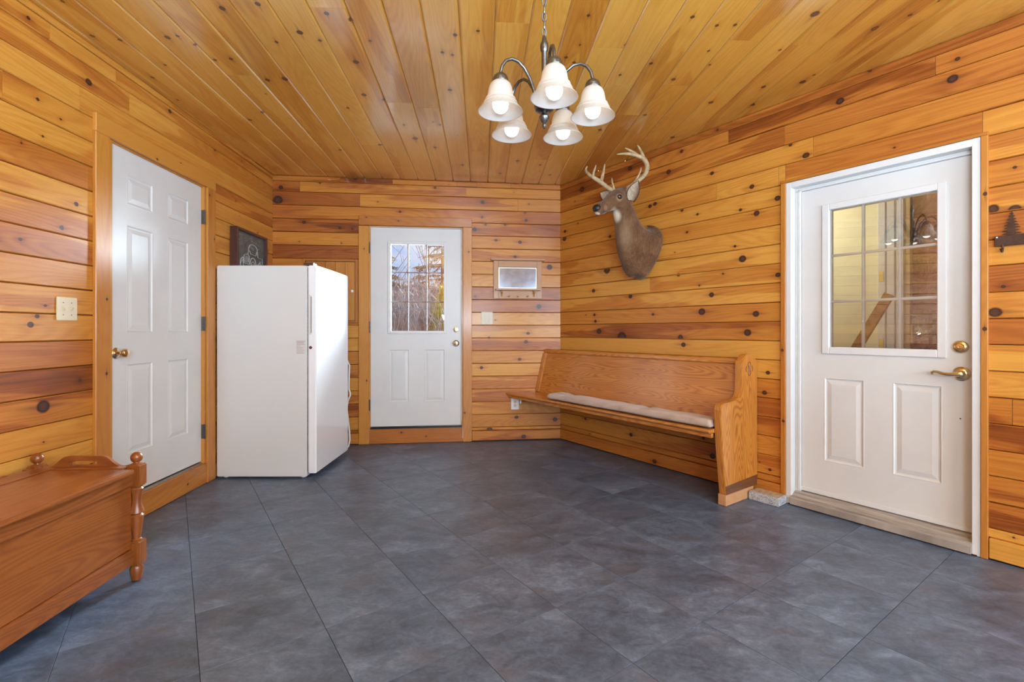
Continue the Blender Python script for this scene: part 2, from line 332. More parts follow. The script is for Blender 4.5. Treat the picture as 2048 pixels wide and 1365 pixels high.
KNOTS_C=[(2.31, -1.907, 0.0114), (2.571, -1.978, 0.0153), (2.597, -1.863, 0.0129), (2.312, -1.204, 0.0187), (2.27, -1.026, 0.0161), (2.473, -0.911, 0.0202), (2.535, -0.833, 0.0129), (2.725, -0.698, 0.0224), (2.317, -0.731, 0.0166), (2.358, -0.628, 0.0169), (2.563, -1.063, 0.013), (2.936, -1.169, 0.0239), (2.955, -1.278, 0.018), (2.559, -1.604, 0.0179), (2.543, -1.545, 0.0128), (2.755, -1.474, 0.0139), (2.739, -1.381, 0.0138), (3.103, -0.745, 0.0223), (3.162, -0.635, 0.0163), (3.781, -0.516, 0.0313), (3.537, -0.562, 0.0146), (2.251, 0.511, 0.0119), (2.605, 0.466, 0.0138), (2.651, 0.52, 0.014), (2.471, 0.756, 0.0105), (2.23, 1.011, 0.0144), (2.274, 1.246, 0.0123), (2.284, 1.159, 0.0123), (2.495, 1.22, 0.0107), (2.792, 1.149, 0.018), (2.633, 0.954, 0.0141), (2.171, 1.581, 0.0261), (2.256, 1.955, 0.0224), (3.058, 1.511, 0.0231), (2.77, 1.939, 0.0242), (2.842, 1.738, 0.0185), (3.632, 1.487, 0.0233), (3.074, 1.804, 0.02), (2.403, -0.018, 0.01), (2.403, -0.013, 0.01), (2.601, -0.208, 0.0135), (2.622, -0.156, 0.0136), (2.486, 0.519, 0.0079), (2.626, 1.292, 0.0085), (2.522, -0.575, 0.0104), (3.291, -0.897, 0.0135), (3.52, -0.3, 0.0146), (3.956, -0.377, 0.0205), (4.571, 0.181, 0.0239), (4.224, 0.322, 0.0222), (4.358, -0.168, 0.0182), (4.313, 0.534, 0.0182), (4.584, 0.664, 0.0193), (2.97, -1.947, 0.0148), (2.825, -1.784, 0.0113), (2.617, -1.502, 0.0105), (3.524, -1.645, 0.0178), (3.397, -1.503, 0.0172), (3.37, -2.225, 0.0168), (2.763, 0.815, 0.0118), (3.265, 1.14, 0.0174), (3.531, 0.889, 0.0187), (3.004, -0.194, 0.0187), (2.443, -0.132, 0.0152), (3.931, -0.817, 0.0202), (4.062, -1.172, 0.0166), (2.462, 1.597, 0.0107), (2.149, 2.038, 0.0119)]
JOINTS_L=[(-2.173, 2.316), (-2.562, 2.191), (-1.937, 2.538), (-1.837, 2.422), (-2.34, 2.521)]
JOINTS_B=[(0.629, 2.615), (1.133, 2.609), (1.769, 2.581), (1.97, 2.583), (2.061, 2.587), (2.314, 2.59), (1.859, 2.519), (0.819, 2.42), (2.388, 2.434), (0.253, 2.529)]
JOINTS_R=[(1.832, 2.517), (2.979, 2.52), (2.219, 2.406), (2.391, 2.254), (1.739, 2.142), (2.182, 2.17), (3.106, 2.173), (3.261, 0.769), (1.137, 1.549), (2.59, 2.903)]
JOINTS_C=[(2.277, -0.714), (2.329, 0.158), (4.02, -0.013), (3.946, -0.88), (2.396, 1.377), (2.409, 1.722), (2.858, 1.211), (3.272, 1.036), (2.507, 0.685), (3.197, -0.528), (3.256, -0.344), (2.876, 0.848), (3.879, -1.582), (2.911, -1.473), (3.879, 1.652), (4.183, 0.562)]

def solve_pieces(courses, joints, u0, u1, holes):
    """boards of one wall: (u0,u1,z0,z1), courses cut at joints and around openings"""
    out = []
    for (z0, z1) in courses:
        spans = [(u0, u1)]
        for (a, b, c, d) in holes:
            if z1 - .004 > c and z0 + .004 < d:
                # course partly above an opening keeps its sliver
                ns = []
                for s in spans:
                    if s[1] <= a or s[0] >= b: ns.append(s); continue
                    if s[0] < a: ns.append((s[0], a))
                    if s[1] > b: ns.append((b, s[1]))
                    if z1 > d + .004: out.append((max(s[0], a), min(s[1], b), d, z1))
                    if z0 < c - .004: out.append((max(s[0], a), min(s[1], b), z0, c))
                spans = ns
        cuts = sorted(j[0] for j in joints if z0 < j[1] < z1)
        for s in spans:
            p = s[0]
            for c in [c for c in cuts if s[0] + .03 < c < s[1] - .03] + [s[1]]:
                out.append((p, c, z0, z1)); p = c
    return out
def set_knots(o, a0, a1, b0, b1, knots, rng, extra=True):
    ks = [k for k in knots if a0 < k[0] < a1 and b0 - .004 < k[1] < b1 + .004][:6]
    ln = a1 - a0; n = len(ks)
    if extra and ln > .35:
        for i in range(min(6 - n, rng.choice([0, 0, 1]) if n else rng.choice([0, 1, 1, 2]))):
            ks.append((rng.uniform(a0 + .04, a1 - .04), rng.uniform(b0 + .015, b1 - .015), rng.uniform(.004, .011)))
    for i in range(6):
        o['knot_%d' % (i + 1)] = [float(q) for q in (ks[i] if i < len(ks) else (99.0, 99.0, .001))]
def board(parent, name, u0, u1, z0, z1, mat, tone, knots, rng, ch=.0052, th=.018, lift=0.0):
    """a board in wall space: u along, z up, front face at y = 0, chamfered long edges"""
    g = .0008
    c = min(ch, (z1 - z0) * .2)
    e = .0014; poly = [(th, z0 + e), (th, z1 - e), (c * 1.0 - lift, z1 - e), (-lift, z1 - c), (-lift, z0 + c), (c * 1.0 - lift, z0 + e)]
    b = MB().prism(poly, 0, u0 + g, u1 - g)
    o = b.build(name, mat, parent, 0)
    o['tone'] = float(tone); set_knots(o, u0, u1, z0, z1, knots, rng)
    return o

def slab_with_hole(name, w, u0, u1, holes, label, th=(.0185, .14), z1=ZC):
    us = sorted({u0, u1, *[h[0] for h in holes], *[h[1] for h in holes]}); b = MB()
    for a, c in zip(us, us[1:]):
        zz = [(-.1, z1)]
        for h in holes:
            if h[0] <= a + 1e-6 and h[1] >= c - 1e-6: zz = [(-.1, h[2]), (h[3], z1)]
        for z0, z2 in zz:
            if z2 - z0 > .003: b.box(a, c, th[0], th[1], z0, z2)
    x, y = on(w, 0)
    o = b.build(name, m_gap, None, 0, loc=(x, y, 0)); o.rotation_euler = (0, 0, frame(w)[1])
    return put(o, label, 'wall', None, 'structure')

HL = (-2.00, -1.105, .006, 2.19); HB = (.895, 1.835, .006, 2.160); HR = (2.215, 3.168, .0, 2.092)
wl = slab_with_hole('wall_left', 'L', -6.75, .10, [HL], 'left wall of knotty pine boards around the six-panel door')
wb = slab_with_hole('wall_back', 'B', -.10, 2.95, [HB], 'back wall of knotty pine boards around the small-window door')
wr = slab_with_hole('wall_right', 'R', -.12, 4.95, [HR], 'right wall of knotty pine boards behind the pew and deer head')

def courses(base, pitch, lo, hi, extra=()):
    z = []; k = base
    while k > lo + .02: k -= pitch
    while k < hi: z.append(k); k += pitch
    z = [lo] + [q for q in z if lo + .012 < q < hi - .012] + [hi] + list(extra)
    z = sorted(set(round(q, 4) for q in z))
    return list(zip(z, z[1:]))
rng = random.Random(11)
# tone of every course from the floor up: 0 straw yellow ... 1 dark red brown
TL = [.3, .12, .40, .10, .30, .55, .62, .66, .22, .18, .42, .38, .28, .24, .26, .12, .25, .20, .22, .25, .18, .2]
TB = [.20, .42, .25, .35, .15, .10, .25, .30, .15, .12, .62, .70, .30, .22, .28, .35, .42, .38, .32, .34, .45, .4]
TBL = [.45, .30, .55, .30, .25, .55, .45, .20, .15, .30, .45, .50, .50, .50, .55, .42, .70, .66, .75, .70, .62, .6]  # upper courses darkened to paint in the light falloff of that corner
TR = [.45, .30, .40, .50, .50, .35, .15, .05, .42, .35, .05, .08, .12, .22, .18, .15, .22, .30, .12, .62, .50, .2]
TRR = [.05, .62, .45, .45, .72, .50, .10, .05, .68, .15, .50, .30, .45, .10, .55, .30, .28, .20, .50, .60, .60, .2]
TRL = [.45, .30, .40, .50, .50, .35, .15, .05, .42, .35, .05, .08, .12, .22, .18, .32, .40, .30, .50, .62, .60, .45]
BASE = .108
cl = courses(1.073, .1305, BASE, 2.590, (ZC,)); cb = courses(1.1765, .1295, BASE, 2.573, (ZC - .001,)); cr = courses(1.054, .1285, BASE, 2.570, (ZC,))
def fill_wall(parent, w, cs, joints, u0, u1, holes, knots, tonefn):
    for (a, b, z0, z1) in solve_pieces(cs, joints, u0, u1, holes):
        if z1 - z0 < .008: continue
        i = min(range(len(cs)), key=lambda k: abs((cs[k][0] + cs[k][1]) / 2 - (z0 + z1) / 2))
        board(parent, 'plank', a, b, z0, z1, m_pine, tonefn(i, a, b) + rng.uniform(-.06, .06), knots, rng, lift=rng.uniform(0, .0012) + (.006 if z0 > 2.585 else 0))
fill_wall(wl, 'L', cl, JOINTS_L + [(-3.1, .6), (-3.5, 1.5), (-3.0, 2.1)], -4.2, 0, [(-2.0, -1.10, .006, 2.19)], KNOTS_L, lambda i, a, b: TL[min(i, 21)] + (.2 if a > -1.2 and i > 14 else 0) * 0)
fill_wall(wb, 'B', cb, JOINTS_B, 0, 2.83, [(.905, 1.827, .006, 2.16), (.275, .801, 1.195, 1.823)], KNOTS_B, lambda i, a, b: (TBL if b < 1.2 else TB)[min(i, 21)] * 1.08)  # factor deepens the back wall tones for its light falloff
fill_wall(wr, 'R', cr, JOINTS_R, 0, 3.95, [(2.225, 3.158, .0, 2.092)], KNOTS_R, lambda i, a, b: (TRR if a > 3.0 else TRL if a < .3 and i > 14 else TR)[min(i, 21)] + (.25 if i in (17, 18) and 1.6 < a < 2.6 else 0))
# the rest of the side walls, behind the camera
for w, par, a, b in (('L', wl, -6.7, -4.2), ('R', wr, 3.95, 4.88)):
    q = MB()
    for z0, z1 in courses(1.06, .13, 0, ZC): q.prism([(.018, z0), (.018, z1), (.004, z1), (0, z1 - .004), (0, z0 + .004), (.004, z0)], 0, a, b)
    o = q.build('far_boards', m_pine, par, 0); o['tone'] = .3; o['kind'] = 'stuff'

def wall_poly(name, p, q, label, win=()):
    d = Vector((q[0] - p[0], q[1] - p[1])); L = d.length; a = math.atan2(d.y, d.x)
    b = MB(); us = sorted({0, L, *[v for h in win for v in h[:2]]})
    for s, e in zip(us, us[1:]):
        zz = [(0, ZC)]
        for h in win:
            if h[0] <= s + 1e-6 and h[1] >= e - 1e-6: zz = [(0, h[2]), (h[3], ZC)]
        for z0, z1 in zz: b.box(s, e, 0, .14, z0, z1)
    o = b.build(name, m_pine, None, 0, loc=(p[0], p[1], 0), rot=(0, 0, a)); o['tone'] = .3
    return put(o, label, 'wall', None, 'structure')
wf = wall_poly('wall_front', (FR.x, -2.0), (FL.x, -2.0), 'pine wall with two added windows behind the camera', [(FR.x - 3.12, FR.x - 2.12, .95, 2.15), (FR.x - 1.30, FR.x - .30, .95, 2.15)])
wsd = wall_poly('wall_side', (RE.x, RE.y), (FR.x, FR.y), 'short pine wall with an added window to the right of the camera', [(RE.y + .10, RE.y + 1.40, .90, 2.10)])
for i, (xc, tx) in enumerate(((2.62, 'nearer the right corner'), (.80, 'straight behind the camera'))):  # unseen windows, added to carry the fill light
    b = MB(); x0, x1 = xc - .5, xc + .5
    for q in ((x0, x1, .95, 1.0), (x0, x1, 2.10, 2.15), (x0, x0 + .05, .95, 2.15), (x1 - .05, x1, .95, 2.15), (xc - .02, xc + .02, 1.0, 2.10)): b.box(q[0], q[1], -2.12, -2.04, q[2], q[3])
    put(b.build('window_%d' % (i + 1), m_white2), 'added white framed window ' + tx, 'window', None, 'structure')
b = MB()  # unseen side window, added to bring more fill from the right
for q in ((-1.40, -.10, .90, .95), (-1.40, -.10, 2.05, 2.10), (-1.40, -1.35, .90, 2.10), (-.15, -.10, .90, 2.10)): b.box(3.37, 3.45, q[0], q[1], q[2], q[3])
put(b.build('window_3', m_white2), 'added white framed window in the short wall right of the camera', 'window', None, 'structure')

# ---- baseboards
def strip(name, w, u0, u1, z0, z1, y0, y1, tone, label, mat=None, cat='trim', bev=.003, parent=None, grain=0):
    b = MB().box(u0, u1, y0, y1, z0, z1); o = b.build(name, mat or m_trim, parent, grain, bevel=bev)
    if parent is None:
        x, y = on(w, 0); o.location = (x, y, 0); o.rotation_euler = (0, 0, frame(w)[1]); put(o, label, cat, None, 'structure')
    o['tone'] = tone
    set_knots(o, u0, u1, z0, z1, {'L': KNOTS_L, 'B': KNOTS_B, 'R': KNOTS_R}[w], rng, False)
    return o
strip('baseboard_left', 'L', -4.2, -2.10, .009, BASE, -.014, .016, .3, 'pine baseboard behind the storage chest', m_pine, 'baseboard')
strip('baseboard_left', 'L', -.985, 0, .009, BASE, -.014, .016, .4, 'pine baseboard of the left wall behind the freezer', m_pine, 'baseboard')
strip('baseboard_back', 'B', .0, .807, .009, BASE, -.014, .016, .5, 'pine baseboard between freezer and back door', m_pine, 'baseboard')
strip('baseboard_back', 'B', 1.920, 2.832, .009, BASE, -.014, .016, .45, 'reddish pine baseboard right of the back door', m_pine, 'baseboard')
strip('baseboard_right', 'R', -.006, 2.198, .009, BASE, -.014, .016, .45, 'pine baseboard under the pew', m_pine, 'baseboard')
strip('baseboard_right', 'R', 3.182, 3.95, .009, BASE, -.014, .016, .0, 'yellow pine baseboard right of the glazed white door', m_pine, 'baseboard')

# ---- floor of square slate-look tiles, laid along the right wall
def clip(poly, a, b):
    out = []; n = len(poly)
    def side(p): return (b[0] - a[0]) * (p[1] - a[1]) - (b[1] - a[1]) * (p[0] - a[0])
    for i in range(n):
        p, q = poly[i], poly[(i + 1) % n]; sp_, sq = side(p), side(q)
        if sp_ >= 0: out.append(p)
        if (sp_ >= 0) != (sq >= 0):
            t = sp_ / (sp_ - sq); out.append((p[0] + (q[0] - p[0]) * t, p[1] + (q[1] - p[1]) * t))
    return out
fb = MB().prism([(-2.45, 4.75), (-2.12, -2.12), (3.46, -2.12), (3.46, 1.02), (.58, 5.08)], 2, -.12, -.005)
floor = put(fb.build('floor', m_black), 'slate grey vinyl tile floor', 'floor', None, 'structure')
aR = frame('R')[1]; dR = Vector((math.cos(aR), math.sin(aR))); nR = Vector((-dR.y, dR.x))
P = .3985
for i in range(-4, 17):
    for j in range(-1, 16):
        a0 = .268 + P * i; b0 = .008 + P * (j)
        g = .0009
        sq = [BR + dR * (a0 + x) - nR * (b0 + y) for x, y in ((g, g), (P - g, g), (P - g, P - g), (g, P - g))]
        sq = [tuple(p) for p in sq]
        if sum((sq[k][0] * sq[(k + 1) % 4][1] - sq[(k + 1) % 4][0] * sq[k][1]) for k in range(4)) < 0: sq = sq[::-1]
        for k in range(len(ROOM)):
            if sq: sq = clip(sq, ROOM[k], ROOM[(k + 1) % len(ROOM)])
        if len(sq) < 3: continue
        cx_ = sum(p[0] for p in sq) / len(sq); cy_ = sum(p[1] for p in sq) / len(sq)
        if cy_ < 1.0 or abs(cx_) > cy_ * 1.25 + .4: continue
        o = MB().prism(sq, 2, -.0048, 0).build('tile', m_slate, floor, 0, bevel=.0006)
        o['tone'] = 0.3
rest = MB().prism([(FL.x, -2), (FR.x, -2), (FR.x, .80), (-2.1, .80)], 2, -.0048, -.0002)
put(rest.build('far_tiles', m_slate, floor, 0), kind='stuff')
side_ = MB().prism([(1.9, .80), (FR.x, .80), (RE.x, RE.y), on('R', 3.9)], 2, -.0048, -.0003); put(side_.build('far_tiles', m_slate, floor, 0), kind='stuff')

# ---- ceiling of long boards running from the camera to the back wall
cs_ = MB().prism([(-2.9, -2.3), (3.7, -2.3), (3.7, 1.3), (.7, 5.4), (-2.9, 5.0)], 2, ZC + .019, ZC + .14)
ceiling = put(cs_.build('ceiling', m_gap), 'knotty pine board ceiling', 'ceiling', None, 'structure')
aC = R(3.7); dC = Vector((-math.sin(aC), math.cos(aC))); nC = Vector((math.cos(aC), math.sin(aC)))
cphase = .067; cp = .1735
TC = [.2, .35, .2, .15, .3, .1, .25, .05, .12, .1, .2, .12, .3, .2, .25, .42, .3, .35, .45, .3, .5, .35, .4, .3]
ci = 0
for k in range(-15, 20):
    c0 = cphase + cp * k; c1 = c0 + cp; cm = (c0 + c1) / 2
    # extent of this strip inside the room
    ss = []
    for i in range(len(ROOM)):
        for cc in (c0, c1):
            p, q = ROOM[i], ROOM[(i + 1) % len(ROOM)]; sp_, sq_ = p.dot(nC) - cc, q.dot(nC) - cc
            if (sp_ > 0) != (sq_ > 0):
                t = sp_ / (sp_ - sq_); ss.append((p + (q - p) * t).dot(dC))
    if not ss: continue
    s0, s1 = max(min(ss) - .03, -2.0), max(ss) + .03
    cuts = sorted(j[0] for j in JOINTS_C if c0 < j[1] < c1)
    if not cuts: cuts = [rng.uniform(.6, 1.6)]
    p = s0
    for c in cuts + [s1]:
        if c - p < .02: continue
        g = .0007; ch = .0080
        poly = [(c0 + .0006, ZC + .0185), (c0 + .0006, ZC + ch * .8), (c0 + ch, ZC), (c1 - ch, ZC), (c1 - .0006, ZC + ch * .8), (c1 - .0006, ZC + .0185)]
        b = MB().prism([(q[0], q[1]) for q in poly], 1, p + g, c - g)
        # local: x across, y along
        o = b.build('ceiling_board', m_ceil, ceiling, 1, rot=(0, 0, aC))
        me = o.data; uvl = me.uv_layers[0].data
        o['tone'] = TC[ci % len(TC)] * .8 + rng.uniform(-.05, .08) + (.12 if cm > .9 else 0)
        # UV of the boards is (along, across)
        set_knots(o, p, c, c0, c1, KNOTS_C, rng)
        p = c; ci += 1

# ------------------------------------------------------------------ doors
def knotted(o, a0, a1, b0, b1, n=1, r=(.006, .012)):
    ks = [(rng.uniform(a0, a1), rng.uniform(b0, b1), rng.uniform(*r)) for _ in range(n)]
    for i in range(6): o['knot_%d' % (i + 1)] = [float(q) for q in (ks[i] if i < len(ks) else (99.0, 99.0, .001))]
    return o
def ring_panel(x0, x1, z0, z1, y, outline=.012):
    """moulded panel: groove, slope, raised field (front faces -y)"""
    b = MB()
    steps = [(0, 0), (.005, -.0010), (.011, .0045), (.018, .0058), (.040, .0012), (.043, .0006)]
    prev = None
    for ins, dep in steps:
        cur = [(x0 + ins, y + dep, z0 + ins), (x1 - ins, y + dep, z0 + ins), (x1 - ins, y + dep, z1 - ins), (x0 + ins, y + dep, z1 - ins)]
        if prev: b.add(prev + cur, [(i, (i + 1) % 4, 4 + (i + 1) % 4, 4 + i) for i in range(4)])
        prev = cur
    b.add(prev, [(0, 1, 2, 3)])
    return b
def leaf_mesh(x0, x1, z0, z1, y0, th, holes, through=()):
    b = MB(); H_ = list(holes) + list(through)
    xs = sorted({x0, x1, *[h[0] for h in H_], *[h[1] for h in H_]}); zs = sorted({z0, z1, *[h[2] for h in H_], *[h[3] for h in H_]})
    for a, c in zip(xs, xs[1:]):
        for d, e in zip(zs, zs[1:]):
            inh = any(h[0] <= a + 1e-6 and h[1] >= c - 1e-6 and h[2] <= d + 1e-6 and h[3] >= e - 1e-6 for h in holes)
            int_ = any(h[0] <= a + 1e-6 and h[1] >= c - 1e-6 and h[2] <= d + 1e-6 and h[3] >= e - 1e-6 for h in through)
            if int_: continue
            b.box(a, c, y0 + (.009 if inh else 0), y0 + th, d, e)
    return b
def knob_brass(parent, x, y, z, r=.026, name='knob', ball=True):
    b = MB().lathe([(.030, 0), (.032, -.004), (.026, -.010), (.014, -.014), (.011, -.030)] + ([(.016, -.036), (r, -.048), (r * 1.02, -.056), (r * .8, -.066), (.004, -.070)] if ball else []), (x, y, z), 1, 24)
    return b.build(name, m_brass, parent, smooth=True)

# --- door_1: six-panel door in the left wall
u0 = -1.535
d1 = wall_empty('door_1', 'L', u0, 0, label='white six-panel door in the left wall beside the freezer', cat='door', kind='structure')
def X(u): return u - u0
lx0, lx1, lz0, lz1 = X(-1.962), X(-1.110), .166, 2.180
holes = [(X(a), X(b), c, d) for a, b in ((-1.829, -1.611), (-1.475, -1.257)) for c, d in ((.396, .930), (1.108, 1.740), (1.860, 2.036))]
lf = leaf_mesh(lx0, lx1, lz0, lz1, .020, .036, holes).build('door_leaf', m_white, d1)
for h in holes: ring_panel(*h, .020).build('panel', m_white, lf)
MB().box(X(-2.0), X(-1.962 + .0), .0, .12, .147, 2.19).build('jamb', m_trim, d1, 2)
MB().box(X(-1.108), X(-1.104), .0, .12, .147, 2.19).build('jamb', m_trim, d1, 2)
def trimpart(name, parent, x0, x1, y0, y1, z0, z1, grain, tone, n=1, mat=None, bev=.003):
    o = MB().box(x0, x1, y0, y1, z0, z1).build(name, mat or m_trim, parent, grain, bevel=bev); o['tone'] = tone
    A, B_ = ((x0, x1), (z0, z1)) if grain == 0 else ((z0, z1), (x0, x1))
    return knotted(o, A[0] + .05, A[1] - .05, B_[0] + .01, B_[1] - .01, n)
trimpart('casing', d1, X(-2.097), X(-2.000), -.020, .0, .002, 2.180, 2, .10, 2)
trimpart('casing', d1, X(-1.094), X(-.992), -.020, .0, .002, 2.180, 2, .25, 2)
trimpart('head_casing', d1, X(-2.097), X(-.992), -.021, .0, 2.1805, 2.278, 0, -.1, 3)
trimpart('door_stop', d1, X(-2.0), X(-1.104), .004, .0195, 2.172, 2.1895, 0, .3, 0)
trimpart('inner_stop', d1, X(-1.104), X(-1.0945), -.004, .0195, .147, 2.18, 2, .55, 1)
trimpart('riser_board', d1, X(-1.999), X(-1.095), -.012, .012, .002, .146, 0, .35, 3)
MB().prism([(.006, .1462), (.13, .1462), (.13, .200), (.058, .200), (.058, .158), (.02, .156)], 0, X(-1.999), X(-1.105)).build('metal_sill', m_steel, d1)
knob_brass(d1, X(-1.913), .020, .995)
MB().lathe([(.0085, 0), (.0085, -.004)], (X(-1.955), .03, .995), 0, 12).build('latch', m_brass, d1)
for z in (1.955, 1.173, .382):
    hg = MB().box(X(-1.1095), X(-1.104), -.003, .018, z - .052, z + .052).lathe([(.006, z - .053), (.006, z + .053)], (X(-1.1075), -.004, 0), 2, 10)
    hg.build('hinge', m_bronze, d1)

# --- door_2: back door with a nine-light window
u0 = 1.365
d2 = wall_empty('door_2', 'B', u0, 0, label='white back door with a small nine-pane window looking outdoors', cat='door', kind='structure')
WIN = (X(1.083), X(1.662), 1.090, 2.015); GL = (X(1.109), X(1.640), 1.116, 1.992)
holes = [(X(1.092), X(1.295), .403, .935), (X(1.440), X(1.648), .403, .935)]
lf = leaf_mesh(X(.917), X(1.815), .166, 2.148, .030, .044, holes, [GL]).build('door_leaf', m_white, d2)
for h in holes: ring_panel(*h, .030).build('panel', m_white, lf)
def window_frame(parent, WIN, GL, y, mus, mzs, th=.044, mat=None, proud=.012, gw=.015, mm=None):
    b = MB()
    for (yy0, yy1) in ((y - proud, y + .014), (y + th - .014, y + th + proud)):
        for q in ((WIN[0], GL[0] + .003, WIN[2], WIN[3]), (GL[1] - .003, WIN[1], WIN[2], WIN[3]), (GL[0] + .003, GL[1] - .003, WIN[2], GL[2] + .003), (GL[0] + .003, GL[1] - .003, GL[3] - .003, WIN[3])):
            b.box(q[0], q[1], yy0, yy1, q[2], q[3])
    fr = b.build('window_frame', mat or m_white2, parent, bevel=.003)
    xs = [GL[0]] + mus + [GL[1]]; zs = [GL[2]] + mzs + [GL[3]]
    for m in mus: MB().box(m - gw / 2, m + gw / 2, y + .013, y + .030, GL[2], GL[3]).build('muntin', mm or mat or m_white2, parent, bevel=.002)
    for m in mzs: MB().box(GL[0], GL[1], y + .014, y + .029, m - gw / 2, m + gw / 2).build('muntin', mm or mat or m_white2, parent, bevel=.002)
    for i, (a, c) in enumerate(zip(xs, xs[1:])):
        for j, (d, e) in enumerate(zip(zs, zs[1:])):
            MB().box(a + .0004, c - .0004, y + .006, y + .010, d + .0004, e - .0004).build('pane', m_glass, parent)
window_frame(d2, WIN, GL, .030, [X(1.281), X(1.464)], [1.410, 1.706], gw=.012, mm=plain('grey_grille', (.035, .035, .038), .6))
trimpart('casing', d2, X(.809), X(.906), -.018, .0, .002, 2.153, 2, .15, 2)
trimpart('casing', d2, X(1.828), X(1.918), -.018, .0, .002, 2.160, 2, .20, 2)
trimpart('head_casing', d2, X(.809), X(1.918), -.019, .0, 2.1605, 2.252, 0, .62, 2)
trimpart('riser_board', d2, X(.907), X(1.827), -.010, .014, .002, .144, 0, .6, 3)
MB().prism([(.004, .1445), (.13, .1445), (.13, .20), (.0755, .20), (.0755, .1495), (.004, .1495)], 0, X(.907), X(1.827)).build('metal_sill', m_bronze, d2)
MB().box(X(.896), X(.9155), .0, .12, .15, 2.159).build('jamb', m_trim, d2, 2)
MB().box(X(1.817), X(1.834), .0, .12, .15, 2.159).build('jamb', m_trim, d2, 2)
MB().box(X(.896), X(1.834), .0, .12, 2.152, 2.159).build('jamb', m_trim, d2, 0)
b = MB()
for q in ((X(.906), X(.911), .152, 2.156), (X(1.820), X(1.8262), .152, 2.156), (X(.906), X(1.826), 2.1495, 2.157)): b.box(q[0], q[1], .012, .026, q[2], q[3])
b.build('weather_strip', m_white2, d2)
bk = MB().lathe([(.026, 0), (.028, -.004), (.024, -.011), (.010, -.013)], (X(1.759), .030, 1.130), 1, 22).box(X(1.759) - .005, X(1.759) + .005, .005, .020, 1.118, 1.142)
bk.build('deadbolt', m_brass, d2, smooth=True)
knob_brass(d2, X(1.759), .030, .993, .024)
for z in (1.942, 1.156, .386):
    MB().box(X(.9045), X(.9165), -.0035, .020, z - .055, z + .055).lathe([(.0055, z - .056), (.0055, z + .056)], (X(.909), -.004, 0), 2, 10).build('hinge', m_bronze, d2)

# --- door_3: glazed door in the right wall
u0 = 2.70
d3 = wall_empty('door_3', 'R', u0, 0, label='white half-glazed door in the right wall with brass lever and deadbolt', cat='door', kind='structure')
WIN = (X(2.424), X(3.014), .979, 1.907); GL = (X(2.461), X(2.979), 1.018, 1.873)
holes = [(X(2.431), X(2.646), .308, .832), (X(2.780), X(2.996), .308, .832)]
lf = leaf_mesh(X(2.303), X(3.116), .093, 2.019, .050, .044, holes, [GL]).build('door_leaf', m_white, d3)
for h in holes: ring_panel(*h, .050).build('panel', m_white, lf)
window_frame(d3, WIN, GL, .050, [X(2.634), X(2.808)], [1.302, 1.587], mat=m_white2, proud=.013)
# white frame: face strips, deep jambs, stop
def L_part(name, boxes, mat=m_white2, bev=.002, grain=2):
    b = MB()
    for q in boxes: b.box(*q)
    return b.build(name, mat, d3, grain, bevel=bev)
L_part('jamb', [(X(2.232), X(2.265), -.012, .14, .002, 2.082), (X(2.265), X(2.300), .047, .14, .045, 2.030)])
L_part('jamb', [(X(3.121), X(3.153), -.012, .14, .002, 2.082), (X(3.118), X(3.121), .047, .14, .045, 2.030)])
L_part('head_jamb', [(X(2.265), X(3.121), -.012, .14, 2.045, 2.082), (X(2.265), X(3.121), .047, .14, 2.021, 2.045)], grain=0)
L_part('frame_bead', [(X(2.286), X(2.3025), .036, .049, .094, 2.033), (X(2.286), X(3.119), .036, .049, 2.0215, 2.033)])
for a, c_, t in ((2.2165, 2.2315, .35), (3.154, 3.180, .30)): trimpart('casing', d3, X(a) - (.015 if a < 3 else 0), X(c_), -.018, .016, .002, 2.083, 2, t, 2, bev=.002)
trimpart('head_casing', d3, X(2.2015), X(3.180), -.018, .016, 2.0835, 2.101, 0, .3, 0, bev=.002)
b = MB().prism([(-.030, .008), (-.030, .046), (-.026, .052), (.002, .060), (.040, .082), (.060, .088), (.13, .09), (.13, .008)], 0, X(2.2655), X(3.1205))
b.build('threshold', m_thresh, d3)
b = MB()
for k in range(6):
    y = -.022 + k * .0105; z = .0545 + max(0, (y + .0)) * .55 + .001
    b.box(X(2.267), X(3.119), y, y + .0055, z - .004, z + .0050)
b.build('threshold_ridges', m_thresh, d3)['kind'] = 'stuff'
MB().box(X(2.303), X(3.116), .045, .0495, .0935, .118).build('door_sweep', m_white2, d3)
MB().box(X(2.25), X(3.14), -.018, .0, .0008, .0075).build('shadow_strip', m_gap, d3)  # dark strip stands in for the shade under the threshold
db = MB().lathe([(.033, 0), (.034, -.003), (.030, -.010), (.027, -.0115), (.024, -.009), (.0185, -.011), (.015, -.020), (.006, -.021), (.005, -.017)], (X(3.066), .050, 1.039), 1, 30)
db.build('deadbolt', m_brass, d3, smooth=True)
ros = MB().lathe([(.036, 0), (.037, -.003), (.032, -.007), (.030, -.006), (.024, -.012), (.017, -.013), (.013, -.022), (.0125, -.045), (.004, -.050)], (X(3.071), .050, .900), 1, 30).build('lever_rosette', m_brass, d3, smooth=True)
pts = [(X(3.071), .002, .900), (X(3.052), .001, .899), (X(3.03), .002, .896), (X(3.005), .005, .899), (X(2.985), .008, .906), (X(2.968), .012, .908), (X(2.958), .014, .902), (X(2.960), .014, .894), (X(2.967), .013, .895)]
MB().tube(pts, [.012, .0115, .010, .0085, .0075, .007, .006, .0055, .0045], 10).build('lever', m_brass, d3, smooth=True)
MB().lathe([(.0035, 0), (.0035, -.0012)], (X(3.066), .0499, .668), 1, 10).build('screw_hole', m_black, d3)

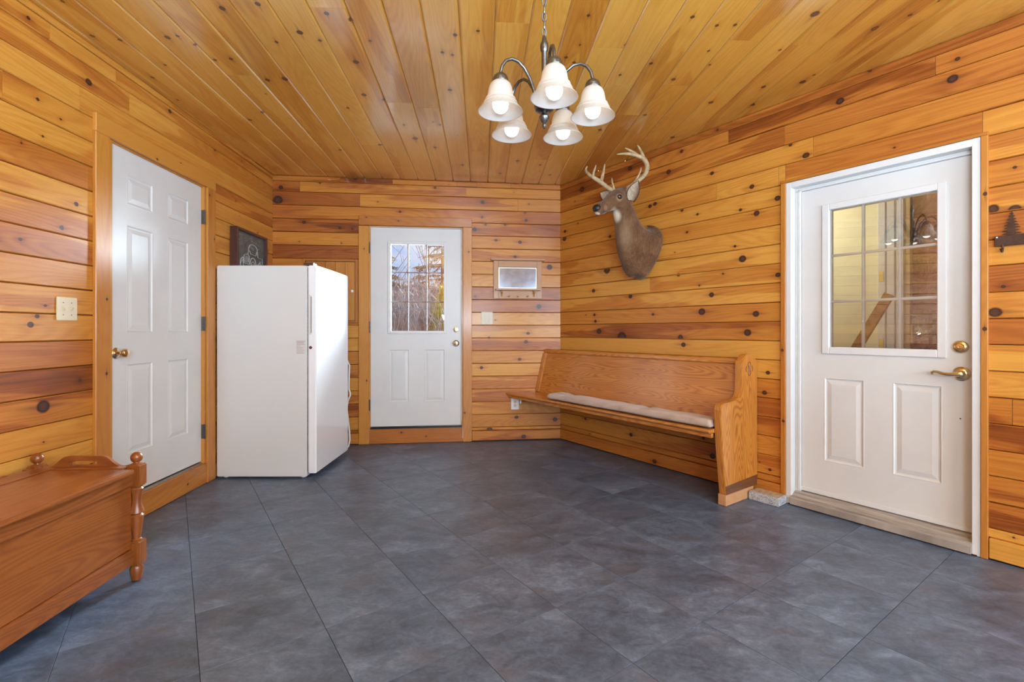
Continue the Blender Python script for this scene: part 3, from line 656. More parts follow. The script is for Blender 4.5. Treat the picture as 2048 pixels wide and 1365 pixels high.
# ------------------------------------------------------------------ hatch behind the freezer
u0 = .538
ht = wall_empty('wall_hatch', 'B', u0, 1.195, label='small board-fronted wall hatch with a white knob behind the freezer', cat='hatch')
W_, H_ = .263, .628
for x0, x1, z0, z1, g in ((-W_, -W_ + .028, .0, H_, 2), (W_ - .028, W_, .0, H_, 2), (-W_ + .028, W_ - .028, .0, .024, 0), (-W_ + .028, W_ - .028, H_ - .024, H_, 0)):
    o = MB().box(x0, x1, -.010, .016, z0 + .001, z1 - .001).build('hatch_frame', m_trim, ht, g, bevel=.002); o['tone'] = .6
x = -W_ + .030; bw = (2 * W_ - .06) / 5
for k in range(5):
    o = MB().box(x + .0008, x + bw - .0008, .000, .016, .026, H_ - .026).build('plank', m_trim, ht, 2, bevel=.002); o['tone'] = (.5, .7, .4, .35, .25)[k]; x += bw
MB().lathe([(.006, 0), (.006, -.010), (.014, -.014), (.015, -.020), (.010, -.025), (.002, -.026)], (.748 - u0, .0, 1.508 - 1.195), 1, 18).build('knob', m_wplastic, ht, smooth=True)

# ------------------------------------------------------------------ switch plates and outlet
def plate(name, w, u, z, wd, h, label, cat, mat, kind):
    e = wall_empty(name, w, u, z, .0, label=label, cat=cat)
    MB().box(-wd / 2, wd / 2, -.007, -.0013, 0, h).build('plate', mat, e, bevel=.0025, seg=2)
    if kind == 'toggle':
        for sx in (-.023, .023):
            up = sx > 0
            MB().box(sx - .0052, sx + .0052, -.008, -.0065, h / 2 - .012, h / 2 + .012).build('switch_slot', m_ivory, e)
            MB().prism([(-.0075, h / 2 - .005), (-.018, h / 2 + (.006 if up else -.010)), (-.018, h / 2 + (.010 if up else -.006)), (-.0075, h / 2 + .005)], 0, sx - .004, sx + .004).build('toggle', m_almond, e)
            for dz in (-.030, .030): MB().lathe([(.003, 0), (.0025, -.0012)], (sx, -.0072, h / 2 + dz), 1, 8).build('screw', m_bronze, e)
    if kind == 'rocker':
        for sx in (-.023, .023):
            for dz in (-.030, 0, .030):
                MB().box(sx - .007, sx + .007, -.0085, -.0065, h / 2 + dz - .011, h / 2 + dz + .011).build('rocker', m_ivory, e, bevel=.001)
    if kind == 'outlet':
        for dz in (-.020, .020):
            oo = MB().lathe([(.0165, 0), (.0160, -.002)], (0, -.0072, h / 2 + dz), 1, 20).build('socket', m_ivory, e)
            for sx in (-.006, .006): MB().box(sx - .0012, sx + .0012, -.0098, -.0090, h / 2 + dz - .002, h / 2 + dz + .007).build('slot', m_black, oo)
            MB().lathe([(.0024, 0), (.0024, -.0006)], (0, -.0092, h / 2 + dz - .008), 1, 8).build('slot', m_black, oo)
        MB().lathe([(.003, 0), (.0025, -.0012)], (0, -.0072, h / 2), 1, 8).build('screw', m_steel, e)
    return e
plate('light_switch', 'L', -2.252, 1.174, .116, .114, 'almond two-toggle light switch plate on the left wall', 'switch', m_almond, 'toggle')
plate('light_switch', 'B', 2.071, 1.186, .116, .124, 'ivory switch plate under the mirror shelf right of the back door', 'switch', m_ivory, 'rocker')
plate('wall_outlet', 'B', 2.357, .316, .080, .120, 'white wall outlet under the free end of the pew seat', 'outlet', m_wplastic, 'outlet')
x, y = on('B', 2.412); pg = empty('air_freshener', (x, y, .375), frame('B')[1], 'small white plug-in standing just right of the outlet under the pew', 'plug')
MB().box(-.009, .009, -.030, -.0135, 0, .075).build('body', m_wplastic, pg, bevel=.004, seg=2)
MB().box(-.006, .006, -.0136, -.0012, .02, .05).build('prongs', m_wplastic, pg)
x, y = on('B', 2.60); pg = empty('cable_clip', (x, y, .395), frame('B')[1], 'tiny white clip on the back wall under the pew seat', 'clip')
MB().box(-.006, .006, -.012, -.0012, 0, .028).build('body', m_wplastic, pg, bevel=.003, seg=2)

# ------------------------------------------------------------------ storage chest with turned posts
cu, coff = -2.485, .0
x, y = on('L', cu, .29)
ch = empty('storage_chest', (x, y, 0), frame('L')[1], 'reddish brown wooden storage chest bench with turned corner posts by the left wall', 'chest')
# local: x along the wall (0 = far posts, negative towards the camera), y: -0.215 front ... +0.215 back
YF, YB, LEN = -.205, .215, 1.16
def post(px, py):
    e = MB()
    prof = [(.013, 0), (.019, .004), (.024, .030), (.027, .052), (.022, .066), (.019, .071)]
    e.lathe(prof, (px, py, 0), 2, 18)
    mid = [(.020, .181), (.021, .186), (.016, .190), (.0165, .20), (.021, .235), (.026, .275), (.0275, .292), (.020, .300), (.0285, .306), (.026, .318), (.019, .345), (.018, .365), (.021, .395), (.026, .412), (.021, .419), (.0245, .424)]
    e.lathe(mid, (px, py, 0), 2, 18)
    top = [(.024, .523), (.022, .525), (.012, .528), (.0115, .531), (.0180, .536), (.0225, .545), (.0235, .553), (.0220, .562), (.0165, .570), (.008, .5755), (.001, .5765)]
    e.lathe(top, (px, py, 0), 2, 18)
    o = e.build('post', m_chest, ch, 2, smooth=True); o['tone'] = .35
    o2 = MB().box(px - .028, px + .028, py - .028, py + .028, .071, .181).build('post_block', m_chest, o, 2, bevel=.006, seg=2)
    o3 = MB().box(px - .028, px + .028, py - .028, py + .028, .424, .523).build('post_block', m_chest, o, 2, bevel=.006, seg=2)
for px in (0, -LEN):
    for py in (YF - .008, YB): post(px, py)
MB().box(-LEN + .03, -.02, YF, YF + .018, .150, .430).build('front_panel', m_chest, ch, 0, bevel=.002)
MB().box(-LEN + .03, -.02, YF - .010, YF + .014, .432, .487).build('front_rail', m_chest, ch, 0, bevel=.002)
MB().box(-LEN + .03, -.02, YF - .014, YF + .016, .080, .148).build('bottom_rail', m_chest, ch, 0, bevel=.005, seg=2)
MB().box(-LEN + .03, -.02, YB - .016, YB + .004, .082, .50).build('back_panel', m_chest, ch, 0)
for px in (-.010, -LEN - .006): MB().box(px, px + .016, YF + .02, YB - .02, .082, .488).build('end_panel', m_chest, ch, 1)
MB().box(-LEN + .03, -.03, YF + .02, YB - .02, .085, .097).build('bottom_board', m_chest, ch, 0)
lid = MB().box(-LEN + .03, -.046, YF - .034, YB - .095, .490, .5115).build('lid', m_chest, ch, 0, bevel=.004, seg=2)
MB().box(-LEN + .02, -.008, YB - .093, YB - .012, .490, .516).build('back_strip', m_chest, ch, 0, bevel=.002)
MB().box(-.045, -.008, YF + .018, YB - .094, .490, .516).build('end_strip', m_chest, ch, 1, bevel=.002)
for px in (-.30, -.86): MB().box(px - .03, px + .03, YB - .105, YB - .083, .5118, .5195).build('hinge', m_bronze, lid)
def scallop(L, z0, zt, n=28, e0=.515):
    """tray rail outline along its length"""
    p = []
    for i in range(n + 1):
        t = i / n; s = min(t, 1 - t) * 2
        k = 0 if s < .16 else (1 if s > .60 else (.5 - .5 * math.cos(math.pi * (s - .16) / .44)))
        p.append((t * L, e0 + (zt - e0) * k + (.006 * max(0, 1 - s / .08) if s < .08 else 0)))
    return p
# end rail with hand hole (across the chest, at the far end)
top = scallop(YB - YF - .05, 0, .562)
def with_hole(axis, a, bth, zlow, off, hole):
    b = MB(); n = len(top)
    hx0, hx1, hz0, hz1 = hole
    ph = off
    # columns of quads above/below the hole
    for i in range(n - 1):
        x0_, x1_ = top[i][0], top[i + 1][0]; xm = (x0_ + x1_) / 2
        segs = [(zlow, None)]
        if hx0 < xm < hx1:
            e = min(1, min(xm - hx0, hx1 - xm) / .012); hh = (hz1 - hz0) / 2 * math.sqrt(max(.05, 1 - (1 - e) ** 2)); zc = (hz0 + hz1) / 2
            segs = [(zlow, zc - hh), (zc + hh, None)]
        for zl, zh in segs:
            q = [(x0_ + ph, zl), (x1_ + ph, zl), (x1_ + ph, zh if zh else top[i + 1][1]), (x0_ + ph, zh if zh else top[i][1])]
            if axis == 0: b.prism(q, 0, a, a + bth)
    return b
with_hole(0, -.008, .016, .500, YF + .025, (.135, .245, .522, .540)).build('end_rail', m_chest, ch, 1)
top = scallop(LEN - .05, 0, .552)
b = MB()
for i in range(len(top) - 1): b.box(-LEN + .025 + top[i][0], -LEN + .025 + top[i + 1][0], YB - .011, YB + .005, .500, (top[i][1] + top[i + 1][1]) / 2)
b.build('back_rail', m_chest, ch, 0)
top = scallop(YB - YF - .05, 0, .562); with_hole(0, -LEN - .008, .016, .500, YF + .025, (.135, .245, .522, .540)).build('end_rail', m_chest, ch, 1)

# ------------------------------------------------------------------ upright freezer
fz = empty('upright_freezer', (-1.89, 3.97, 0), 0, 'white upright freezer between the six-panel door and the back door', 'freezer')
def F(x): return x + 1.89
def G(y): return y - 3.97
MB().box(F(-2.238), F(-1.556), G(3.620), G(4.32), .014, 1.616).build('cabinet', m_fridge, fz, bevel=.006, seg=2)
b = MB()
for px in (-2.19, -1.60):
    for py in (3.67, 4.27): MB().lathe([(.018, 0.0005), (.018, .006), (.009, .0065), (.009, .016)], (F(px), G(py), 0), 2, 10).build('levelling_foot', m_wplastic, fz)
MB().box(F(-1.556), F(-1.546), G(3.632), G(4.308), .05, 1.605).build('door_gasket', m_steel, fz)
dr = MB().box(F(-1.545), F(-1.482), G(3.618), G(4.322), .040, 1.6175).build('freezer_door', m_fridge_door, fz, bevel=.007, seg=2)
# recessed grip in the edge of the door, lock, hinge cover, labels
MB().box(F(-1.5375), F(-1.5185), G(3.6165), G(3.6185), 1.092, 1.392).build('grip_plate', m_fridge, dr)
MB().box(F(-1.5225), F(-1.5175), G(3.6158), G(3.6175), 1.104, 1.380).build('grip_groove', plain('grip_shadow', (.16, .13, .11), .6), dr)  # dark strip paints in the shade of the grip recess
MB().lathe([(.0115, 0), (.0115, -.0025), (.004, -.003)], (F(-1.524), G(3.6178), .994), 1, 18).build('lock', plain('lock_brown', (.10, .04, .03), .4), dr)
MB().box(F(-1.584), F(-1.510), G(3.630), G(3.700), 1.6182, 1.640).build('hinge_cover', m_brownpl, fz, bevel=.003)
lb = MB().box(F(-1.633), F(-1.563), G(3.6188), G(3.6199), .946, 1.050).build('care_label', plain('label_paper', (.66, .62, .59), .6), fz)
m_print = plain('faded_print', (.42, .33, .31), .7)
b = MB()
for k in range(9):
    z = 1.044 - k * .0112; w = (.064, .055, .06, .03, .052, .045, .06, .05, .058)[k]
    b.box(F(-1.631), F(-1.631) + w, G(3.6184), G(3.6189), z - .005, z - (.0 if k in (0, 1, 2) else .002))
b.build('label_print', m_print, lb)
b = MB()
for k in range(9): b.box(F(-1.4822), F(-1.4815), G(3.97 + .003 * (k % 2)), G(3.980), 1.24 + k * .0125, 1.248 + k * .0125)
b.build('brand_lettering', plain('grey_lettering', (.42, .42, .43), .4), dr)
# white cord hanging behind the freezer
pts = [(-1.545, 4.34, .86), (-1.518, 4.40, .848), (-1.507, 4.43, .80), (-1.510, 4.43, .70), (-1.512, 4.43, .58), (-1.500, 4.43, .545), (-1.500, 4.43, .52), (-1.521, 4.43, .47), (-1.532, 4.43, .40), (-1.520, 4.43, .30), (-1.508, 4.43, .20), (-1.503, 4.43, .11), (-1.515, 4.43, .05), (-1.55, 4.42, .013), (-1.62, 4.39, .0085)]
cd = MB().tube(pts, .0075, 8).build('power_cord', m_wplastic, None, smooth=True); put(cd, 'white power cord hanging down behind the freezer', 'cord')

# ------------------------------------------------------------------ framed chalk picture on top of the freezer
pu = -.505
x, y = on('L', pu, .030)
pic = empty('framed_picture', (x, y, 1.617), frame('L')[1], 'dark framed chalk drawing of an old truck standing on the freezer', 'picture')
pw, phh = .262, .350
for q in ((-pw, -pw + .022, 0, phh), (pw - .022, pw, 0, phh), (-pw + .022, pw - .022, 0, .022), (-pw + .022, pw - .022, phh - .022, phh)):
    MB().box(q[0], q[1], -.034, .026, q[2], q[3]).build('frame_side', m_darkwood, pic, 2 if q[1] - q[0] < .1 else 0, bevel=.002)
m_board = plain('chalkboard_print', (.115, .135, .125), .45, var=.55, scale=18, coat=.3)
bd = MB().box(-pw + .02, pw - .02, -.008, .004, .02, phh - .02).build('print', m_board, pic)
m_chalk = plain('chalk_white', (.58, .58, .55), .8, var=.45, scale=60)
m_chalk2 = plain('chalk_grey', (.28, .29, .28), .8, var=.5, scale=40)
b = MB(); Y0 = -.0085
def stroke(P, r): b.tube([(p[0], Y0, p[1]) for p in P], r, 5)
def arc(cx, cz, rx, rz, a0, a1, n=14): return [(cx + rx * math.cos(R(a0 + (a1 - a0) * i / n)), cz + rz * math.sin(R(a0 + (a1 - a0) * i / n))) for i in range(n + 1)]
# old pick-up seen three-quarter: cab, windscreen, bonnet, radiator, fenders, wheels
stroke(arc(.045, .205, .075, .045, 0, 180), .0032); stroke([(.12, .205), (.135, .150)], .0028); stroke([(-.03, .205), (-.045, .155)], .0026)
stroke([(-.022, .195), (.005, .165), (.095, .160), (.108, .198)], .0022); stroke([(-.045, .155), (-.09, .150), (-.112, .135), (-.115, .075)], .0024)
stroke([(-.045, .155), (-.02, .140), (-.015, .075)], .0022); stroke([(-.115, .075), (-.015, .070)], .0026)
for k in range(5): stroke([(-.10 + k * .017, .137), (-.10 + k * .017, .080)], .0011)
stroke(arc(.045, .075, .052, .060, 0, 180), .0034); stroke(arc(.045, .060, .036, .042, 0, 360, 22), .0028); stroke(arc(.045, .060, .018, .022, 0, 360, 16), .0018)
stroke(arc(-.135, .070, .030, .045, 20, 200), .0028); stroke(arc(-.140, .055, .022, .032, 0, 360, 18), .0022)
stroke([(.10, .082), (.165, .092), (.17, .12)], .0024); stroke(arc(.165, .072, .028, .034, 0, 360, 18), .0024); stroke(arc(-.13, .105, .012, .014, 0, 360, 12), .002); stroke(arc(-.03, .108, .013, .015, 0, 360, 12), .002)
stroke([(-.16, .040), (-.01, .036)], .003); stroke([(.135, .150), (.21, .150), (.215, .100)], .002)
b.build('drawing', m_chalk, bd)['kind'] = 'stuff'
b = MB()
for k in range(26):
    a = rng.uniform(-.22, .22); c_ = rng.uniform(.22, .31) if k < 18 else rng.uniform(.025, .05)
    b.tube([(a, Y0, c_), (a + rng.uniform(-.03, .03), Y0, c_ + rng.uniform(-.015, .015)), (a + rng.uniform(-.05, .05), Y0, c_ + rng.uniform(-.02, .02))], rng.uniform(.001, .003), 4)
b.build('drawing_background', m_chalk2, bd)['kind'] = 'stuff'

# ------------------------------------------------------------------ mirror shelf
mu = 2.384
ms = wall_empty('mirror_shelf', 'B', mu, 1.448, label='small wooden mirror shelf with pegs on the back wall right of the door', cat='shelf')
def mz(z): return z - 1.448
for q, g in (((-.247, -.197, 0, mz(1.832)), 2), ((.197, .247, 0, mz(1.832)), 2), ((-.197, .197, mz(1.768), mz(1.832)), 0), ((-.197, .197, 0, mz(1.549)), 0)):
    MB().box(q[0], q[1], -.020, -.0013, q[2], q[3]).build('frame_board', m_shelfwood, ms, g, bevel=.0015)
MB().box(-.275, .275, -.060, -.0013, mz(1.833), mz(1.850)).build('top_shelf', m_shelfwood, ms, 0, bevel=.004, seg=2)
MB().box(-.229, .229, -.078, -.0205, mz(1.528), mz(1.546)).build('lower_shelf', m_shelfwood, ms, 0, bevel=.003)
MB().box(-.198, .198, -.010, -.0035, mz(1.549), mz(1.767)).build('mirror', m_mirror, ms)
b = MB()
for q in ((-.194, -.188, 1.553, 1.763), (.188, .194, 1.553, 1.763), (-.188, .188, 1.553, 1.559), (-.188, .188, 1.757, 1.763)): b.box(q[0], q[1], -.0115, -.0101, mz(q[2]), mz(q[3]))
b.build('mirror_bevel', plain('bevel_glass', (.50, .50, .50), .2, 1.0), ms)
for sx in (-.165, .165): MB().prism([(-.0205, mz(1.528)), (-.060, mz(1.528)), (-.052, mz(1.510)), (-.030, mz(1.492)), (-.0205, mz(1.466))], 0, sx - .009, sx + .009).build('bracket', m_shelfwood, ms, 2)
for sx in (-.090, .002, .100): MB().lathe([(.005, 0), (.0045, -.022), (.0085, -.028), (.0085, -.034), (.003, -.038)], (sx, -.0205, mz(1.470)), 1, 12).build('peg', m_shelfwood, ms, 1, smooth=True)

# ------------------------------------------------------------------ coat rack with cut-out fir trees
rk = wall_empty('coat_rack', 'R', 3.42, 1.500, label='brown metal coat rack with fir tree cut-outs right of the glazed door', cat='rack')
MB().box(-.218, .218, -.0150, -.0090, .030, .080).build('bar', m_rust, rk, bevel=.001)
def tree_poly(cx, z0, w, h, seed):
    """left and right outlines: drooping tiers of boughs"""
    r = random.Random(seed); n = 8; Lp, Rp = [], []
    for i in range(n):
        t = i / n; ww = w / 2 * (1 - t) ** .85
        for s_, Q in ((-1, Lp), (1, Rp)):
            k = r.uniform(.85, 1.12)
            Q.append((cx + s_ * ww * .45, z0 + h * (.02 + .96 * t))); Q.append((cx + s_ * ww * k, z0 + h * (.035 + .96 * t + r.uniform(-.01, .01))))
            Q.append((cx + s_ * ww * k * .82, z0 + h * (.07 + .96 * t))); Q.append((cx + s_ * ww * .34, z0 + h * (.105 + .96 * t)))
    return [(cx - w * .06, z0 - .004)] + Lp + [(cx, z0 + h * 1.02)] + Rp[::-1] + [(cx + w * .06, z0 - .004)]
def tree(cx, seed):
    P = tree_poly(cx, .082, .072, .112, seed); b = MB(); k = (len(P) - 3) // 2
    # strip quads between left and right outline
    Lp = P[0:k + 1]; Rp = [P[-1]] + P[k + 2:-1][::-1]; tip = P[k + 1]
    for i in range(min(len(Lp), len(Rp)) - 1):
        b.prism([Lp[i], Rp[i], Rp[i + 1], Lp[i + 1]], 1, -.0135, -.0095)
    b.prism([Lp[-1], Rp[-1], tip], 1, -.0135, -.0095)
    b.build('fir_tree', m_rust, rk)
tree(-.160, 3); tree(.0, 5); tree(.16, 8)
for cx in (-.20, .20): MB().lathe([(.006, -.0092), (.006, -.0030)], (cx, 0, .055), 1, 10).build('spacer', m_rust, rk)
for cx in (-.190, -.075, .075, .190):
    MB().tube([(cx, -.0125, .036), (cx, -.0135, .012), (cx, -.020, .002), (cx, -.034, .003), (cx, -.040, .014)], [.0045, .0045, .0045, .0045, .007], 8).build('hook', m_rust, rk, smooth=True)
for cx in (-.210, -.100, .100, .210): MB().sphere((cx, -.0150, .074), .0042, 8, 6).build('screw', m_wplastic, rk, smooth=True)

# ------------------------------------------------------------------ granite offcut by the pew
x, y = on('R', 2.150, .078)
gb = empty('stone_block', (x, y, 0), frame('R')[1] + R(1.5), 'speckled grey stone offcut on the floor between pew and glazed door', 'block')
t = NT('speckled_granite'); pos = t.n('TexCoord').outputs['Object']; vo = t.n('TexVoronoi', {'Scale': 140}); t.set(vo.inputs['Vector'], pos)
m_gran = t.pbr(t.ramp(t.math('ADD', t.math('MULTIPLY', vo.outputs['Distance'], .8), t.math('MULTIPLY', t.noise(pos, 60, 3), .5)), (.3, (.09, .095, .105)), (.5, (.30, .31, .33)), (.75, (.52, .53, .54))), .6)
MB().box(-.098, .093, -.062, .055, .0008, .055).build('block', m_gran, gb, bevel=.004, seg=2)
MB().box(-.092, .088, -.040, .050, .0552, .0562).build('dusty_top', plain('tan_dust', (.50, .40, .27), .8, var=.5, scale=40), gb)

# ------------------------------------------------------------------ church pew
pu = 1.0
x, y = on('R', pu, 0)
pewt = empty('church_pew', (x, y, 0), frame('R')[1], 'long golden oak church pew with one carved end, set into the corner', 'pew')
# local: x = along wall - pu ; y negative = into the room
def PX(u): return u - pu
# where the oblique back wall cuts the left end
def left_end(off): return -.5505 * off + .004
def slanted(name, prof, u1, mat, parent, grain=0, bevel=.0, seg=1, z=None):
    """bar of constant (off,z) profile from the back wall to u1, left end cut along the back wall"""
    b = MB(); n = len(prof)
    vs = [(PX(left_end(o)) , -o, zz) for o, zz in prof] + [(PX(u1), -o, zz) for o, zz in prof]
    b.add(vs, [tuple(range(n))[::-1], tuple(range(n, 2 * n))] + [(i, (i + 1) % n, n + (i + 1) % n, n + i) for i in range(n)])
    return b.build(name, mat, parent, grain, bevel=bevel, seg=seg)
U1 = 1.994
slanted('seat', [(.145, .470), (.488, .466), (.500, .474), (.502, .484), (.494, .492), (.145, .497)], U1, m_oak, pewt, bevel=.003)
slanted('seat_rail', [(.455, .440), (.478, .440), (.478, .466), (.455, .466)], U1, m_oak, pewt)
slanted('backrest', [(.205, .480), (.222, .486), (.142, .906), (.126, .900)], U1, m_oak, pewt)
slanted('back_rail', [(.104, .892), (.148, .893), (.156, .900), (.152, .926), (.140, .934), (.104, .932)], U1, m_oak, pewt, bevel=.003)
slanted('back_lower_board', [(.20, .40), (.215, .40), (.215, .478), (.20, .478)], U1, m_oak, pewt)
# fluted cut end of the missing end panel: three slats against the back wall
for k, (a, c_) in enumerate(((.002, .020), (.021, .036), (.037, .050))):
    b = MB()
    for (o0, zz0), (o1, zz1) in (((.232, .500), (.160, .893)),):
        q = []
        for o, zz in ((o0, zz0), (o1, zz1)):
            l = left_end(o)
            q += [(PX(l + a), -o - .006, zz), (PX(l + c_), -o - .006, zz), (PX(l + c_), -o + .016, zz), (PX(l + a), -o + .016, zz)]
        b.add(q, [(0, 1, 2, 3), (4, 5, 6, 7), (0, 1, 5, 4), (1, 2, 6, 5), (2, 3, 7, 6), (3, 0, 4, 7)])
    b.build('end_slat', m_oak, pewt, 2, bevel=.003)
# carved end panel
prof = [(.004, .072), (.390, .072), (.398, .12), (.410, .20), (.424, .30), (.436, .40), (.444, .50), (.450, .58), (.450, .618), (.444, .640), (.428, .655), (.400, .659), (.350, .661), (.300, .665), (.262, .672), (.236, .684), (.220, .700), (.212, .722), (.209, .76), (.206, .82), (.203, .905), (.196, .922), (.150, .958), (.138, .966), (.120, .968), (.100, .962), (.018, .926), (.006, .915), (.004, .905)]
b = MB().prism([(-o, z) for o, z in prof], 0, PX(1.995), PX(2.043))
ep = b.build('end_panel', m_oak, pewt, 2, bevel=.004, seg=2)
MB().prism([(-.006, .073), (-.386, .073), (-.397, .128), (-.006, .140)], 0, PX(2.0432), PX(2.0446)).build('worn_foot_band', m_oak_dark, ep, 1)
MB().box(PX(1.990), PX(2.046), -.396, -.060, .0005, .071).build('foot_block', m_raw, pewt, 1, bevel=.003)['label'] = 'paler raw wood block under the pew end'
# carved quatrefoil with a cross in its middle
b = MB(); xo = PX(2.0437)
def loop(cy, cz, ry, rz, a0=0, a1=360, n=16): return [(xo, -(cy + ry * math.cos(R(a0 + (a1 - a0) * i / n))), cz + rz * math.sin(R(a0 + (a1 - a0) * i / n))) for i in range(n + 1)]
for (cy, cz, ry, rz, a0, a1) in ((.110, .894, .017, .018, -40, 220), (.110, .840, .017, .020, 140, 400), (.136, .866, .017, .019, -70, 70), (.084, .866, .017, .019, 110, 250)):
    b.tube(loop(cy, cz, ry, rz, a0, a1), .0024, 5)
for k in range(4):
    a = k * 90; b.tube([(xo, -(.110 + .005 * math.cos(R(a + 45))), .866 + .005 * math.sin(R(a + 45))), (xo, -(.110 + .020 * math.cos(R(a + 20))), .866 + .023 * math.sin(R(a + 20)))], .0018, 5)
    b.tube([(xo, -(.110 + .005 * math.cos(R(a + 45))), .866 + .005 * math.sin(R(a + 45))), (xo, -(.110 + .020 * math.cos(R(a + 70))), .866 + .023 * math.sin(R(a + 70)))], .0018, 5)
b.build('carved_emblem', m_oak_dark, ep)

# long thin seat cushion
t = NT('greige_plush'); pos = t.n('TexCoord').outputs['Object']; n1 = t.noise(pos, 7, 3); n2 = t.noise(pos, 160, 4, .7)
m_plush = t.pbr(t.ramp(t.math('ADD', t.math('MULTIPLY', n1, .7), t.math('MULTIPLY', n2, .3)), (.3, (.36, .26, .20)), (.5, (.52, .41, .335)), (.7, (.60, .50, .425))), .9, 0, t.bump(n2, .6, .004), .1, sheen=.4)
bm = bmesh.new(); nx, ny = 120, 16; grid = {}
u0_, u1_ = .335, 1.985
r5 = random.Random(5)
for side in (0, 1):
    for i in range(nx + 1):
        for j in range(ny + 1):
            s, q = i / nx, j / ny; u = u0_ + (u1_ - u0_) * s
            o0, o1 = .262 + .010 * math.sin(s * 9), .484 - .004 * math.sin(s * 14) - (.02 * max(0, 1 - s / .03) if s < .03 else 0)
            off = o0 + (o1 - o0) * q
            e = min(1, min(s / .018, (1 - s) / .012, q / .16, (1 - q) / .16)); e = max(0, e); k = math.sqrt(max(0, 1 - (1 - e) ** 2))
            hgt = .044 + .003 * math.sin(s * 7 + 1) + .0015 * math.sin(s * 31 + q * 4) - .010 * math.exp(-((s - .62) / .02) ** 2) - .008 * math.exp(-((s - .12) / .03) ** 2)
            z = .4985 + (hgt * (.35 + .65 * k) if side else (.010 * (1 - k)))
            if not side: off = o0 + (o1 - o0) * (q * .96 + .02)
            grid[side, i, j] = bm.verts.new((PX(u), -off, z))
for side in (0, 1):
    for i in range(nx):
        for j in range(ny): bm.faces.new([grid[side, i, j], grid[side, i + 1, j], grid[side, i + 1, j + 1], grid[side, i, j + 1]])
for i in range(nx):
    for j in (0, ny): bm.faces.new([grid[0, i, j], grid[0, i + 1, j], grid[1, i + 1, j], grid[1, i, j]])
for j in range(ny):
    for i in (0, nx): bm.faces.new([grid[0, i, j], grid[0, i, j + 1], grid[1, i, j + 1], grid[1, i, j]])
bmesh.ops.recalc_face_normals(bm, faces=bm.faces)
for f_ in bm.faces: f_.smooth = True
me = bpy.data.meshes.new('seat_cushion'); bm.to_mesh(me); bm.free(); me.materials.append(m_plush)
cu_ = bpy.data.objects.new('seat_cushion', me); COL.objects.link(cu_); cu_.location = (x, y, 0); cu_.rotation_euler = (0, 0, frame('R')[1])
put(cu_, 'long thin greige plush cushion lying on the pew seat', 'cushion')

# ------------------------------------------------------------------ chandelier
HX, HY = .125, 1.85
cn = empty('chandelier', (HX, HY, 1.905), 0, 'five-arm bronze chandelier with frosted bell shades hanging on a chain', 'chandelier')
def cz(z): return z - 1.905
MB().lathe([(.055, cz(2.626)), (.057, cz(2.618)), (.045, cz(2.600)), (.016, cz(2.592)), (.006, cz(2.588))], (0, 0, 0), 2, 24).build('ceiling_canopy', m_bronze, cn, smooth=True)
MB().lathe([(.001, cz(1.903)), (.006, cz(1.908)), (.010, cz(1.918)), (.007, cz(1.926)), (.012, cz(1.932)), (.020, cz(1.944)), (.021, cz(1.950)), (.012, cz(1.957)), (.010, cz(1.964)), (.018, cz(1.970))], (0, 0, 0), 2, 20).build('finial', m_bronze, cn, smooth=True)
MB().lathe([(.012, cz(1.968)), (.034, cz(1.975)), (.040, cz(1.990)), (.040, cz(2.022)), (.030, cz(2.038)), (.014, cz(2.048)), (.0105, cz(2.060)), (.0105, cz(2.200)), (.014, cz(2.206)), (.0165, cz(2.218)), (.016, cz(2.232)), (.010, cz(2.246)), (.008, cz(2.258)), (.004, cz(2.266))], (0, 0, 0), 2, 24).build('stem', m_bronze, cn, smooth=True)
z = 2.262; k = 0
while z < 2.585:
    pts = []
    for i in range(14):
        a = 2 * math.pi * i / 14; px = .0075 * math.cos(a); pz = .0185 * math.sin(a)
        pts.append((px if k % 2 == 0 else 0, 0 if k % 2 == 0 else px, cz(z) + .0165 + pz))
    MB().tube(pts, .0021, 6, closed=True).build('chain_link', m_bronze, cn, smooth=True); z += .0300; k += 1
pts = [(.004 * math.sin(i * .9), .005 * math.cos(i * .8), cz(2.255) + i * .0165) for i in range(22)]
MB().tube(pts, .0026, 6).build('lamp_cord', m_bronze, cn, smooth=True)
shade_prof = [(.024, .108), (.030, .106), (.038, .098), (.043, .086), (.047, .066), (.049, .050), (.050, .046), (.0565, .0435), (.0572, .038), (.0545, .036), (.0615, .0315), (.0640, .0265), (.0625, .0245), (.0680, .016), (.0760, .006), (.0825, -.001), (.0835, -.003)]
inner = [(.0812, -.0028), (.0745, .0045), (.0665, .014), (.0610, .022), (.0570, .029), (.0530, .036), (.0495, .042), (.0465, .050), (.0440, .066), (.0400, .085), (.0350, .096), (.0240, .103)]
